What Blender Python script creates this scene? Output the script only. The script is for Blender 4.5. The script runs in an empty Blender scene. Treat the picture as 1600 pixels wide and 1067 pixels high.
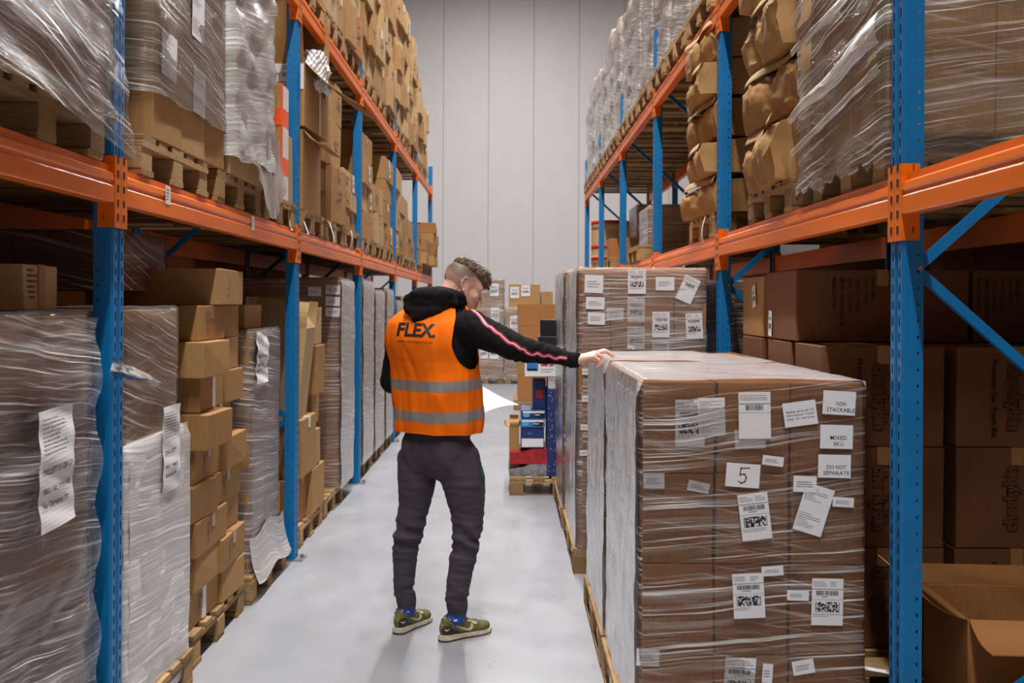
import bpy, bmesh, math, random
from mathutils import Vector, Matrix, noise
from mathutils.bvhtree import BVHTree
R = math.radians
rnd = random.Random(7)
scn = bpy.context.scene
COL = scn.collection

# ------------------------------------------------------------------ camera, light, exposure
CAM_H = 1.57
FPX = 1621.0
cd = bpy.data.cameras.new('camera'); cam = bpy.data.objects.new('camera', cd); COL.objects.link(cam)
cd.sensor_width = 36.0; cd.lens = 36.0 * FPX / 1600.0
cd.shift_x = 4.0 / 1600; cd.shift_y = -58.5 / 1600
cam.matrix_world = Matrix.Translation((0, 0, CAM_H)) @ Matrix.Rotation(R(90), 4, 'X') @ Matrix.Rotation(R(0.28), 4, 'Z')
cd.clip_start = 0.05; cd.clip_end = 200
cd.dof.use_dof = True; cd.dof.focus_distance = 4.5; cd.dof.aperture_fstop = 4.5
scn.camera = cam
scn.view_settings.view_transform = 'Standard'; scn.view_settings.look = 'None'
scn.view_settings.gamma = 1.0; scn.view_settings.use_curve_mapping = False
scn.view_settings.exposure = 0.28
w = bpy.data.worlds.new('world'); scn.world = w; w.use_nodes = True
w.node_tree.nodes['Background'].inputs[0].default_value = (0.9, 0.92, 1.0, 1)
w.node_tree.nodes['Background'].inputs[1].default_value = 0.02
LIGHT_W = 205.0
CEIL = 10.4
def area(name, loc, sx, sy, energy, color=(1, 0.985, 0.965), rot=(0, 0, 0)):
    l = bpy.data.lights.new(name, 'AREA'); l.shape = 'RECTANGLE'; l.size = sx; l.size_y = sy
    l.energy = energy; l.color = color
    o = bpy.data.objects.new(name, l); COL.objects.link(o); o.location = loc; o.rotation_euler = rot
    return o

def P(px, py, d):
    """design-time aid: photo pixel + depth -> world metres"""
    return Vector(((px - 796) / FPX * d, d, CAM_H + (475 - py) / FPX * d))

# ------------------------------------------------------------------ materials
def s2l(c):
    c = c / 255.0
    return c / 12.92 if c <= 0.04045 else ((c + 0.055) / 1.055) ** 2.4
def rgb(r, g, b): return (s2l(r), s2l(g), s2l(b), 1)
class NT:
    def __init__(s, name):
        s.m = bpy.data.materials.new(name); s.m.use_nodes = True; s.t = s.m.node_tree
        s.n = s.t.nodes; s.b = s.n['Principled BSDF']; s.out = s.n['Material Output']
    def add(s, typ, **kw):
        nd = s.n.new(typ)
        for k, v in kw.items():
            if k.startswith('i_'):
                nd.inputs[k[2:].replace('_', ' ')].default_value = v
            else: setattr(nd, k, v)
        return nd
    def link(s, a, b): s.t.links.new(a, b)
    def math(s, op, a, b=None, clamp=False):
        nd = s.n.new('ShaderNodeMath'); nd.operation = op; nd.use_clamp = clamp
        for i, q in enumerate((a, b)):
            if q is None: continue
            if isinstance(q, (int, float)): nd.inputs[i].default_value = q
            else: s.link(q, nd.inputs[i])
        return nd.outputs[0]
    def mapr(s, v, a, b, c=0.0, d=1.0):
        nd = s.n.new('ShaderNodeMapRange')
        s.link(v, nd.inputs[0])
        for i, q in enumerate((a, b, c, d)): nd.inputs[i + 1].default_value = q
        return nd.outputs[0]
    def noise(s, vec, scale, detail=3, rough=0.5, dist=0.0):
        nd = s.add('ShaderNodeTexNoise'); nd.inputs['Scale'].default_value = scale
        nd.inputs['Detail'].default_value = detail; nd.inputs['Roughness'].default_value = rough
        nd.inputs['Distortion'].default_value = dist
        if vec is not None: s.link(vec, nd.inputs['Vector'])
        return nd.outputs['Fac']
    def scalev(s, vec, sc, rot=(0, 0, 0)):
        nd = s.add('ShaderNodeMapping'); nd.inputs['Scale'].default_value = sc; nd.inputs['Rotation'].default_value = rot
        s.link(vec, nd.inputs['Vector']); return nd.outputs[0]
    def obj(s): return s.add('ShaderNodeTexCoord').outputs['Object']
    def uv(s): return s.add('ShaderNodeTexCoord').outputs['UV']
    def mixc(s, fac, a, b):
        nd = s.add('ShaderNodeMix'); nd.data_type = 'RGBA'
        if isinstance(fac, (int, float)): nd.inputs[0].default_value = fac
        else: s.link(fac, nd.inputs[0])
        for i, q in ((6, a), (7, b)):
            if isinstance(q, tuple): nd.inputs[i].default_value = q
            else: s.link(q, nd.inputs[i])
        return nd.outputs[2]
    def bump(s, h, strength=0.3, dist=0.01):
        nd = s.add('ShaderNodeBump'); nd.inputs['Strength'].default_value = strength
        nd.inputs['Distance'].default_value = dist
        s.link(h, nd.inputs['Height']); s.link(nd.outputs[0], s.b.inputs['Normal']); return nd.outputs[0]

MATS = {}
def plain(name, col, rough=0.6, metal=0.0, var=0.08, nscale=20, bump=0.0, bdist=0.002, spec=None, aniso=(1, 1, 1), emit=None, sheen=0):
    if name in MATS: return MATS[name]
    t = NT(name); v = t.scalev(t.obj(), aniso)
    nz = t.noise(v, nscale, 4)
    dark = tuple(c * (1 - var * 1.6) for c in col[:3]) + (1,)
    lite = tuple(min(1, c * (1 + var)) for c in col[:3]) + (1,)
    t.link(t.mixc(t.mapr(nz, 0.3, 0.7), dark, lite), t.b.inputs['Base Color'])
    t.b.inputs['Roughness'].default_value = rough; t.b.inputs['Metallic'].default_value = metal
    if spec is not None: t.b.inputs['Specular IOR Level'].default_value = spec
    if sheen: t.b.inputs['Sheen Weight'].default_value = sheen
    if bump: t.bump(nz, bump, bdist)
    if emit:
        t.b.inputs['Emission Color'].default_value = emit[0]; t.b.inputs['Emission Strength'].default_value = emit[1]
    MATS[name] = t.m; return t.m

def cardboard(name, a, b, rough=0.75):
    if name in MATS: return MATS[name]
    t = NT(name); oc = t.obj()
    oi = t.add('ShaderNodeObjectInfo').outputs['Random']
    base = t.mixc(oi, a, b)
    big = t.noise(oc, 3.0, 3); fine = t.noise(t.scalev(oc, (60, 60, 8)), 3.0, 3)
    dk = t.mixc(0.3, base, (0.06, 0.035, 0.02, 1))
    c = t.mixc(t.mapr(big, 0.35, 0.75, 0.0, 0.4), base, dk)
    c = t.mixc(t.mapr(fine, 0.3, 0.7, 0.0, 0.22), c, (0.05, 0.03, 0.015, 1))
    t.link(c, t.b.inputs['Base Color']); t.b.inputs['Roughness'].default_value = rough
    t.b.inputs['Specular IOR Level'].default_value = 0.25
    h = t.math('ADD', t.noise(t.scalev(oc, (90, 90, 3)), 2.5, 2), t.math('MULTIPLY', t.noise(oc, 9, 3), 2.0))
    t.bump(h, 0.22, 0.004)
    MATS[name] = t.m; return t.m

CARD = cardboard('cardboard', rgb(188, 146, 94), rgb(170, 126, 76))
CARDR = cardboard('cardboard_reddish', rgb(186, 128, 76), rgb(170, 114, 66))
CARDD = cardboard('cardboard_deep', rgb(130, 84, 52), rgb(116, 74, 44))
CARDL = cardboard('cardboard_light', rgb(204, 172, 126), rgb(190, 154, 106))
KRAFT_IN = cardboard('cardboard_inside', rgb(150, 118, 84), rgb(140, 108, 74))

def wood_mat():
    t = NT('pallet_wood'); oc = t.obj(); oi = t.add('ShaderNodeObjectInfo').outputs['Random']
    g = t.noise(t.scalev(oc, (4, 60, 60)), 1.6, 4, 0.6, 0.6)
    base = t.mixc(oi, rgb(196, 160, 112), rgb(146, 116, 80))
    c = t.mixc(t.mapr(g, 0.35, 0.7, 0, 0.55), base, rgb(104, 76, 48))
    st = t.noise(oc, 5, 2)
    c = t.mixc(t.mapr(st, 0.55, 0.75, 0, 0.5), c, rgb(84, 64, 46))
    t.link(c, t.b.inputs['Base Color']); t.b.inputs['Roughness'].default_value = 0.8
    t.b.inputs['Specular IOR Level'].default_value = 0.2
    t.bump(g, 0.35, 0.003); return t.m
WOOD = wood_mat()
BLUE = plain('blue_powder_coat', rgb(0, 110, 170), 0.38, var=0.06, nscale=6)
ORANGE = plain('orange_powder_coat', rgb(236, 112, 0), 0.36, var=0.09, nscale=4, aniso=(1, .4, 3))
STEEL = plain('galvanised_steel', rgb(150, 150, 150), 0.4, 0.8)
HOLE = plain('notch_shade', rgb(30, 28, 30), 0.5)  # dark colour paints the shade inside the connector's hook notches
PAPER = plain('white_paper', rgb(232, 230, 232), 0.6, var=0.02)
INK = plain('black_ink', rgb(34, 30, 32), 0.6, var=0.0)
INKG = plain('grey_ink', rgb(112, 108, 112), 0.6, var=0.0)
INKB = plain('brown_print', rgb(62, 42, 32), 0.7, var=0.0)
INKF = plain('faded_brown_print', rgb(104, 76, 52), 0.7, var=0.0)
TAPE = plain('packing_tape', rgb(164, 122, 78), 0.28, var=0.05, nscale=12)
TAPEC = plain('clear_tape_glare', rgb(196, 184, 166), 0.25, var=0.1, nscale=14)
TAPEW = plain('white_tape', rgb(226, 222, 218), 0.35, var=0.05)
TAPEO = plain('orange_warning_tape', rgb(244, 84, 20), 0.35, var=0.04)
RED = plain('red_print', rgb(186, 34, 40), 0.5, var=0.05)

FILMS = {}
def film_mat(slope, dens, base=0.12, seed=0, tint=(0.95, 0.92, 0.89, 1)):
    key = (slope, dens, base, seed, tint)
    if key in FILMS: return FILMS[key]
    t = NT('stretch_film'); uv = t.uv()
    sp = t.add('ShaderNodeSeparateXYZ'); t.link(uv, sp.inputs[0])
    u, v = sp.outputs[0], sp.outputs[1]
    warp = t.math('MULTIPLY', t.math('SUBTRACT', t.noise(uv, 1.4 , 2), 0.5), 0.10)
    def streak(sl, fu, fv, off):
        vv = t.math('ADD', t.math('ADD', v, t.math('MULTIPLY', u, sl)), warp)
        cb = t.add('ShaderNodeCombineXYZ')
        t.link(t.math('MULTIPLY', u, fu), cb.inputs[0]); t.link(t.math('MULTIPLY', vv, fv), cb.inputs[1])
        cb.inputs[2].default_value = off + seed * 7.3
        return t.noise(cb.outputs[0], 1.0, 4, 0.62)
    n1 = streak(slope, 1.2, 110, 0.0)
    n2 = streak(slope * 0.8, 1.0, 26, 3.0)
    n3 = streak(-slope * 0.7 + 0.1, 2.6, 80, 9.0)
    s1 = t.mapr(n1, 0.555, 0.67); s2 = t.mapr(n2, 0.50, 0.74); s3 = t.mapr(n3, 0.57, 0.72)
    patch = t.mapr(t.noise(uv, 1.7, 2), 0.35, 0.65, 0.25, 1.35)
    a = t.math('ADD', t.math('MULTIPLY', s1, 0.85), t.math('MULTIPLY', s2, 0.24))  # whitish film, with highlights of its folds painted in as opaque white streaks
    a = t.math('ADD', a, t.math('MULTIPLY', s3, 0.28))
    a = t.math('MULTIPLY', t.math('MULTIPLY', a, patch), dens)
    a = t.math('ADD', a, base, clamp=True)
    t.b.inputs['Base Color'].default_value = tint
    t.b.inputs['Roughness'].default_value = 0.32
    t.b.inputs['Specular IOR Level'].default_value = 0.7
    h = t.math('ADD', t.math('MULTIPLY', n1, 0.9), t.math('MULTIPLY', n2, 1.6))
    h = t.math('ADD', h, t.math('MULTIPLY', n3, 0.6))
    nrm = t.bump(h, 0.8, 0.004)
    tr = t.add('ShaderNodeBsdfTransparent'); tr.inputs[0].default_value = (0.97, 0.96, 0.95, 1)
    gl = t.add('ShaderNodeBsdfGlossy'); gl.inputs['Roughness'].default_value = 0.14
    gl.inputs['Color'].default_value = (0.9, 0.9, 0.9, 1); t.link(nrm, gl.inputs['Normal'])
    fr = t.add('ShaderNodeFresnel'); fr.inputs[0].default_value = 1.28; t.link(nrm, fr.inputs['Normal'])
    m1 = t.add('ShaderNodeMixShader'); t.link(a, m1.inputs[0]); t.link(tr.outputs[0], m1.inputs[1]); t.link(t.b.outputs[0], m1.inputs[2])
    m2 = t.add('ShaderNodeMixShader'); t.link(t.math('MULTIPLY', fr.outputs[0], 0.9, clamp=True), m2.inputs[0])
    t.link(m1.outputs[0], m2.inputs[1]); t.link(gl.outputs[0], m2.inputs[2])
    t.link(m2.outputs[0], t.out.inputs['Surface'])
    FILMS[key] = t.m; return t.m

# ------------------------------------------------------------------ mesh builder
_txt = {}
def text_geo(s, bold=0.0, shear=0.0):
    key = (s, bold, shear)
    if key in _txt: return _txt[key]
    c = bpy.data.curves.new('t', 'FONT'); c.body = s; c.size = 1.0; c.align_x = 'LEFT'; c.offset = bold; c.shear = shear
    c.resolution_u = 3; c.fill_mode = 'FRONT' if hasattr(c, 'fill_mode') else None
    o = bpy.data.objects.new('t', c); COL.objects.link(o)
    me = o.to_mesh()
    vs = [tuple(v.co) for v in me.vertices]; fs = [tuple(p.vertices) for p in me.polygons]
    o.to_mesh_clear(); bpy.data.objects.remove(o); bpy.data.curves.remove(c)
    xs = [v[0] for v in vs] or [0]; ys = [v[1] for v in vs] or [0]
    wd = max(xs) - min(xs); ht = max(ys) - min(ys)
    vs = [(v[0] - min(xs), v[1] - min(ys), 0) for v in vs]
    _txt[key] = (vs, fs, wd, ht); return _txt[key]

class MB:
    def __init__(s): s.v = []; s.f = []; s.mi = []; s.uvs = None
    def add(s, vs, fs, mi=0, M=None):
        b = len(s.v)
        s.v += [tuple(M @ Vector(q)) if M is not None else tuple(q) for q in vs]
        s.f += [tuple(i + b for i in f) for f in fs]; s.mi += [mi] * len(fs); return s
    def box(s, x0, x1, y0, y1, z0, z1, mi=0, M=None):
        vs = [(x0, y0, z0), (x1, y0, z0), (x1, y1, z0), (x0, y1, z0), (x0, y0, z1), (x1, y0, z1), (x1, y1, z1), (x0, y1, z1)]
        fs = [(0, 3, 2, 1), (4, 5, 6, 7), (0, 1, 5, 4), (1, 2, 6, 5), (2, 3, 7, 6), (3, 0, 4, 7)]
        return s.add(vs, fs, mi, M)
    def rect(s, x0, x1, y0, y1, z=0, mi=0, M=None):
        return s.add([(x0, y0, z), (x1, y0, z), (x1, y1, z), (x0, y1, z)], [(0, 1, 2, 3)], mi, M)
    def text(s, string, x, y, h, z=0, mi=0, M=None, bold=0.0, shear=0.0, w=None, align='l'):
        vs, fs, wd, ht = text_geo(string, bold, shear)
        k = h / max(ht, .01); kx = (w / wd) if w else k
        ox = x - (wd * kx / 2 if align == 'c' else 0)
        return s.add([(ox + a * kx, y + b * k, z) for a, b, _ in vs], fs, mi, M)
    def prism(s, pts, axis, a0, a1, mi=0, M=None, cap=True):
        n = len(pts)
        def mk(p, t):
            return (t, p[0], p[1]) if axis == 'x' else (p[0], t, p[1]) if axis == 'y' else (p[0], p[1], t)
        vs = [mk(p, a0) for p in pts] + [mk(p, a1) for p in pts]
        fs = [(i, (i + 1) % n, n + (i + 1) % n, n + i) for i in range(n)]
        if cap: fs += [tuple(range(n))[::-1], tuple(range(n, 2 * n))]
        return s.add(vs, fs, mi, M)
    def tube(s, a, b, r0, r1=None, n=14, mi=0, cap=True):
        a = Vector(a); b = Vector(b); r1 = r0 if r1 is None else r1
        z = (b - a).normalized(); x = z.orthogonal().normalized(); y = z.cross(x)
        vs = []
        for p, r in ((a, r0), (b, r1)):
            for i in range(n):
                t = 2 * math.pi * i / n; vs.append(p + x * math.cos(t) * r + y * math.sin(t) * r)
        fs = [(i, (i + 1) % n, n + (i + 1) % n, n + i) for i in range(n)]
        if cap: fs += [tuple(range(n))[::-1], tuple(range(n, 2 * n))]
        return s.add(vs, fs, mi)
    def ball(s, c, r, n=16, m=10, mi=0, M=None):
        r = (r, r, r) if isinstance(r, (int, float)) else r
        vs = [(c[0], c[1], c[2] + r[2])]; fs = []
        for j in range(1, m):
            ph = math.pi * j / m
            for i in range(n):
                t = 2 * math.pi * i / n
                vs.append((c[0] + r[0] * math.sin(ph) * math.cos(t), c[1] + r[1] * math.sin(ph) * math.sin(t), c[2] + r[2] * math.cos(ph)))
        vs.append((c[0], c[1], c[2] - r[2])); L = len(vs) - 1
        for i in range(n): fs.append((0, 1 + i, 1 + (i + 1) % n))
        for j in range(m - 2):
            for i in range(n):
                a = 1 + j * n + i; b = 1 + j * n + (i + 1) % n
                fs.append((a, a + n, b + n, b))
        for i in range(n): fs.append((L, 1 + (m - 2) * n + (i + 1) % n, 1 + (m - 2) * n + i))
        return s.add(vs, fs, mi, M)
    def chain(s, pts, n=14):
        """pts [(pos, radius)]: balls joined by cones, closed pieces for a remesh"""
        for i, (p, r) in enumerate(pts):
            s.ball(p, r, n, 8)
            if i: s.tube(pts[i - 1][0], p, pts[i - 1][1], r, n)
        return s
    def grid(s, fn, nu, nv, mi=0, closeu=False):
        b = len(s.v)
        for j in range(nv + 1):
            for i in range(nu + (0 if closeu else 1)):
                s.v.append(tuple(fn(i / nu, j / nv)))
        w = nu if closeu else nu + 1
        for j in range(nv):
            for i in range(nu):
                i2 = (i + 1) % w
                s.f.append((b + j * w + i, b + j * w + i2, b + (j + 1) * w + i2, b + (j + 1) * w + i)); s.mi.append(mi)
        return s
    def mesh(s, name, mats, smooth=False):
        me = bpy.data.meshes.new(name); me.from_pydata(s.v, [], s.f)
        for m in (mats if isinstance(mats, (list, tuple)) else [mats]): me.materials.append(m)
        me.polygons.foreach_set('material_index', s.mi)
        if smooth: me.polygons.foreach_set('use_smooth', [True] * len(me.polygons))
        me.update(); return me
    def build(s, name, mats, parent=None, smooth=False, loc=None, rot=None):
        return link(s.mesh(name, mats, smooth), name, parent, loc, rot)

def link(me, name, parent=None, loc=None, rot=None, M=None):
    o = bpy.data.objects.new(name, me); COL.objects.link(o)
    if parent is not None: o.parent = parent
    if loc is not None: o.location = loc
    if rot is not None: o.rotation_euler = rot
    if M is not None: o.matrix_local = M
    return o
def empty(name, loc=(0, 0, 0), rz=0.0):
    o = bpy.data.objects.new(name, None); COL.objects.link(o); o.location = loc; o.rotation_euler = (0, 0, rz)
    o.empty_display_size = 0.1; return o
LABELS = {}
def tag(o, label, cat, group=None, kind=None):
    o['label'] = label; o['category'] = cat
    if group: o['group'] = group
    if kind: o['kind'] = kind
    LABELS.setdefault(label, []).append(o.name)
    return o
def struct(o): o['kind'] = 'structure'; return o
def basis(origin, right, up):
    r = Vector(right).normalized(); u = Vector(up).normalized(); n = r.cross(u)
    M = Matrix((r, u, n)).transposed().to_4x4(); M.translation = Vector(origin); return M
CAMF = ((1, 0, 0), (0, 0, 1))      # a face that looks towards the camera (-Y)
LEFTF = ((0, 1, 0), (0, 0, 1))     # left row, face towards the aisle (+X)
RIGHTF = ((0, -1, 0), (0, 0, 1))   # right row, face towards the aisle (-X)
TOPF = ((1, 0, 0), (0, 1, 0))
def onface(face, x, y, z, roll=0.0):
    M = basis((x, y, z), *face)
    return M @ Matrix.Rotation(roll, 4, 'Z')
ORD = ['first', 'second', 'third', 'fourth', 'fifth', 'sixth', 'seventh', 'eighth', 'ninth', 'tenth', 'eleventh', 'twelfth']

# ------------------------------------------------------------------ the building
FL = NT('grey_epoxy_floor')
oc = FL.obj(); n1 = FL.noise(oc, 0.7, 4, .55); n2 = FL.noise(oc, 60, 3); n3 = FL.noise(FL.scalev(oc, (2, 1, 1)), 2.2, 4, .5, .3)
c = FL.mixc(FL.mapr(n1, .35, .65), rgb(147, 149, 155), rgb(158, 158, 164))
c = FL.mixc(FL.mapr(n3, .5, .95, 0, .04), c, rgb(140, 140, 138))
c = FL.mixc(FL.mapr(n2, .4, .8, 0, .12), c, rgb(120, 120, 122))
FL.link(c, FL.b.inputs['Base Color']); FL.b.inputs['Roughness'].default_value = .3
FL.link(FL.mapr(n3, .3, .7, .24, .42), FL.b.inputs['Roughness'])
FL.b.inputs['Specular IOR Level'].default_value = .4
WALLM = plain('white_sandwich_panel', rgb(215, 210, 210), .5, var=.02, nscale=2)
WALLSD = plain('side_wall_paint', rgb(96, 90, 86), .8, var=.03, nscale=2)
SEAM = plain('panel_seam', rgb(176, 172, 172), .7, var=0)
XW, Y0, Y1 = 5.2, -5.0, 25.2
struct(MB().box(-XW, XW, Y0, Y1, -.2, 0).build('floor', FL.m))
wb = struct(MB().box(-XW, XW, Y1 + .02, Y1 + .2, 0, CEIL).build('wall_back', SEAM))
pm = MB().prism([(-.545, 0), (.545, 0), (.545, -.012), (.538, -.02), (-.538, -.02), (-.545, -.012)], 'z', 0, CEIL).mesh('panel', WALLM)
for k in range(9):
    link(pm, 'panel', wb, (-4.36 + 1.1 * k - .02, Y1 + .02, 0))
struct(MB().box(-XW - .2, -XW, Y0, Y1, 0, CEIL).build('wall_left', WALLSD))
struct(MB().box(XW, XW + .2, Y0, Y1, 0, CEIL).build('wall_right', WALLSD))
struct(MB().box(-XW, XW, Y0 - .2, Y0, 0, CEIL).build('wall_front', WALLSD))
struct(MB().box(-XW, XW, Y0, Y1, CEIL, CEIL + .2).build('ceiling', WALLM))
LAMPB = plain('lamp_housing', rgb(210, 210, 210), .4)
LAMPE = plain('lamp_diffuser', rgb(240, 240, 240), .5, emit=((1, .97, .93, 1), 6.0))
k = 0
for y in (-3.6, -1.2, 1.2, 3.6, 6.0, 8.4, 10.8, 13.2, 15.6, 18.0, 20.0):
    L = empty('ceiling_lamp', (0, y, 9.4))
    k += 1; tag(L, f'white strip lamp over the aisle, {ORD[k - 1]} counted from behind the camera', 'lamp', 'strip lamps over the aisle')
    MB().box(-.09, .09, -.75, .75, 0, .07).build('housing', LAMPB, L)
    MB().box(-.08, .08, -.72, .72, -.03, -.001).build('diffuser', LAMPE, L)
    for yy in (-.5, .5): MB().tube((0, yy, .07), (0, yy, CEIL - 9.4), .004).build('hanger', STEEL, L)
    a = area('lamp_light', (0, 0, -.035), .16, 1.44, LIGHT_W); a.parent = L
# ------------------------------------------------------------------ racking
XL, XR = -1.30, 1.20
LY = [3.40, 6.32, 9.02, 11.75, 14.5, 17.3]
RY = [3.17, 5.93, 8.62, 11.25, 13.9, 16.5]
POST_H = 3.86
def post_mesh():
    """open rack upright, local: aisle face in the plane x=0 (looks +x), column spans y 0..0.1, x -0.065..0"""
    m = MB(); p = .05; n = int(POST_H / p)
    def strip(pa, pb, hole=None):
        (xa, ya), (xb, yb) = pa, pb
        if hole is None:
            m.add([(xa, ya, 0), (xb, yb, 0), (xb, yb, POST_H), (xa, ya, POST_H)], [(0, 1, 2, 3)]); return
        a, b = hole
        for k in range(n):
            z0 = k * p; z1 = z0 + p
            m.add([(xa, ya, z0), (xb, yb, z0), (xb, yb, z0 + a), (xa, ya, z0 + a)], [(0, 1, 2, 3)])
            m.add([(xa, ya, z0 + b), (xb, yb, z0 + b), (xb, yb, z1), (xa, ya, z1)], [(0, 1, 2, 3)])
    path = [((-.065, .0), (-.052, .0), None), ((-.052, .0), (-.046, .0), (.02, .03)), ((-.046, 0), (-.008, 0), None), ((-.008, 0), (0, .006), None),
            ((0, .006), (0, .018), None), ((0, .018), (0, .027), (.008, .036)), ((0, .027), (0, .036), None), ((0, .036), (-.007, .042), None),
            ((-.007, .042), (-.007, .058), None), ((-.007, .058), (0, .064), None), ((0, .064), (0, .073), None), ((0, .073), (0, .082), (.008, .036)),
            ((0, .082), (0, .094), None), ((0, .094), (-.008, .1), None), ((-.008, .1), (-.046, .1), None), ((-.046, .1), (-.052, .1), (.02, .03)),
            ((-.052, .1), (-.065, .1), None), ((-.065, .1), (-.065, .08), None), ((-.065, .02), (-.065, 0), None),
            ((-.02, .09), (-.02, .01), None)]
    for a, b, h in path: strip(a, b, h)
    return m.mesh('post', BLUE)
PM = post_mesh()
FOOT = MB().box(-.09, .05, -.02, .12, 0, .008).tube((.035, .05, .008), (.035, .05, .03), .009, n=8).mesh('foot_plate', STEEL)
DEPTH = 1.05
def brace(m, a, b, w=.03):
    a = Vector(a); b = Vector(b); z = (b - a).normalized(); y = Vector((0, 1, 0)); x = y.cross(z)
    M = Matrix((x, y, z)).transposed().to_4x4(); M.translation = a; L = (b - a).length
    m.box(-w / 2, w / 2, -.002, .001, 0, L, M=M)
    m.box(-w / 2, -w / 2 + .002, -.001, .022, 0, L, M=M); m.box(w / 2 - .002, w / 2, -.001, .022, 0, L, M=M)
BOLT = MB().tube((0, -.012, 0), (0, .01, 0), .009, n=8).mesh('bolt', STEEL)
def frame(side, y, label):
    """side -1 left row, +1 right row"""
    fr = empty('upright_frame', (XL if side < 0 else XR, y, 0))
    tag(fr, label, 'rack frame', 'blue upright frames of the racking')
    s = -side   # direction of the aisle in x
    for k in (0, 1):
        o = link(PM, 'post', fr); x = 0 if k == 0 else side * DEPTH
        flip = (s < 0) != (k == 1)
        if flip: o.rotation_euler = (0, 0, math.pi); o.location = (x, .1, 0)
        else: o.location = (x, 0, 0)
        f = link(FOOT, 'foot_plate', o)
    z = .18; k = 0
    x0, x1 = side * .055, side * (DEPTH - .055)
    zs = [.14, .86, 1.685, 2.53, 3.38]
    odd = 0 if side > 0 else 1
    for i in range(len(zs) - 1):
        m = MB(); a, b = (x0, x1) if (i + odd) % 2 == 0 else (x1, x0)
        brace(m, (a, .03, zs[i]), (b, .03, zs[i + 1])); m.build('brace', BLUE, fr)
        link(BOLT, 'bolt', fr, (a, .01, zs[i])); link(BOLT, 'bolt', fr, (b, .01, zs[i + 1]))
    m = MB(); brace(m, (x0, .03, .12), (x1, .03, .12)); m.build('brace', BLUE, fr)
    m = MB(); brace(m, (x0, .03, 3.7), (x1, .03, 3.7)); m.build('brace', BLUE, fr)
    return fr
where = ['nearest the camera', 'second from the camera', 'third from the camera', 'fourth from the camera', 'fifth from the camera', 'farthest from the camera']
for i, y in enumerate(LY): frame(-1, y, 'blue perforated upright frame of the left row, ' + where[i])
for i, y in enumerate(RY): frame(1, y, 'blue perforated upright frame of the right row, ' + where[i])

def beam(side, y0, y1, z, level, label, rear=False):
    """hooked shelf beam running along y; z = top"""
    s = -side; x = (XL if side < 0 else XR) if not rear else (XL if side < 0 else XR) + side * DEPTH
    if rear: s = -s
    b = empty('shelf_beam', (x, y0, z)); tag(b, label, 'shelf beam', 'orange shelf beams of the racking')
    L = y1 - y0
    h = .125
    prof = [(-.045, 0), (-.012, 0), (-.012, -.022), (.004, -.03), (.006, -.05), (.001, -.056), (.001, -.066), (.006, -.072), (.006, -h + .004), (.002, -h), (-.045, -h)]
    pts = [(s * a, c) for a, c in prof]
    if s < 0: pts = pts[::-1]
    MB().prism(pts, 'y', .005, L - .005).build('beam', ORANGE, b)
    for yy, dr in ((0, -1), (L, 1)):
        c = MB()
        xo0, xo1 = sorted((s * .0, s * .011))
        ya, yb = sorted((yy, yy + dr * .048))
        # plate on the aisle face of the post, two columns of hook notches
        zb = -.205; zt = .03
        c.box(min(s * .002, s * .007), max(s * .002, s * .007), ya, yb, zb, zt)
        c.box(min(-s * .05, s * .007), max(-s * .05, s * .007), yy - dr * .004 - .002, yy - dr * .004 + .002, zb, zt)
        for q in range(5):
            zz = zb + .022 + q * .048
            c.box(min(s * .006, s * .0085), max(s * .006, s * .0085), ya + .016, yb - .018, zz, zz + .024, 1)
            c.box(-.001 + (-s * .03), .001 + (-s * .03), yy - dr * .009, yy - dr * .003, zz, zz + .02, 1) if q in (0, 4) else None
        o = c.build('connector', [ORANGE, HOLE], b)
    return b
Z1L, Z2L, Z1R, Z2R = 2.02, 3.50, 1.975, 3.34
bayn = ['nearest', 'second', 'third', 'fourth', 'fifth', 'sixth']
def row_beams(side, Y, z1, z2, z1name='lower', z2name='upper'):
    rown = 'left' if side < 0 else 'right'
    ys = [Y[0] - 2.75] + Y
    for i in range(len(ys) - 1):
        for z, nm in ((z1, 'lower'), (z2, 'upper')):
            if nm == 'upper' and i == 0: continue
            for rear in (False, True):
                beam(side, ys[i] + .1, ys[i + 1], z, nm, f"orange {nm} {'rear ' if rear else ''}shelf beam of the {rown} row, {bayn[i]} bay from the camera", rear)
row_beams(-1, LY, Z1L, Z2L)
row_beams(1, RY, Z1R, Z2R)
bl = MB(); bl.rect(-.028, .028, -.035, .035, .0006, 0)
for q in range(4): bl.rect(-.018, .014 - .004 * q, .018 - q * .012, .022 - q * .012, .0012, 1)
BLAB = bl.mesh('beam_sticker', [PAPER, INKG])
for bo in [o for o in COL.objects if o.name.startswith('shelf_beam') and 'lower shelf beam of the left row, second' in o['label']]:
    for d, dz in ((.42, -.045), (1.72, -.05)):
        o = link(BLAB, 'beam_sticker', bo, M=onface(LEFTF, .0075, d, dz))
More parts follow.
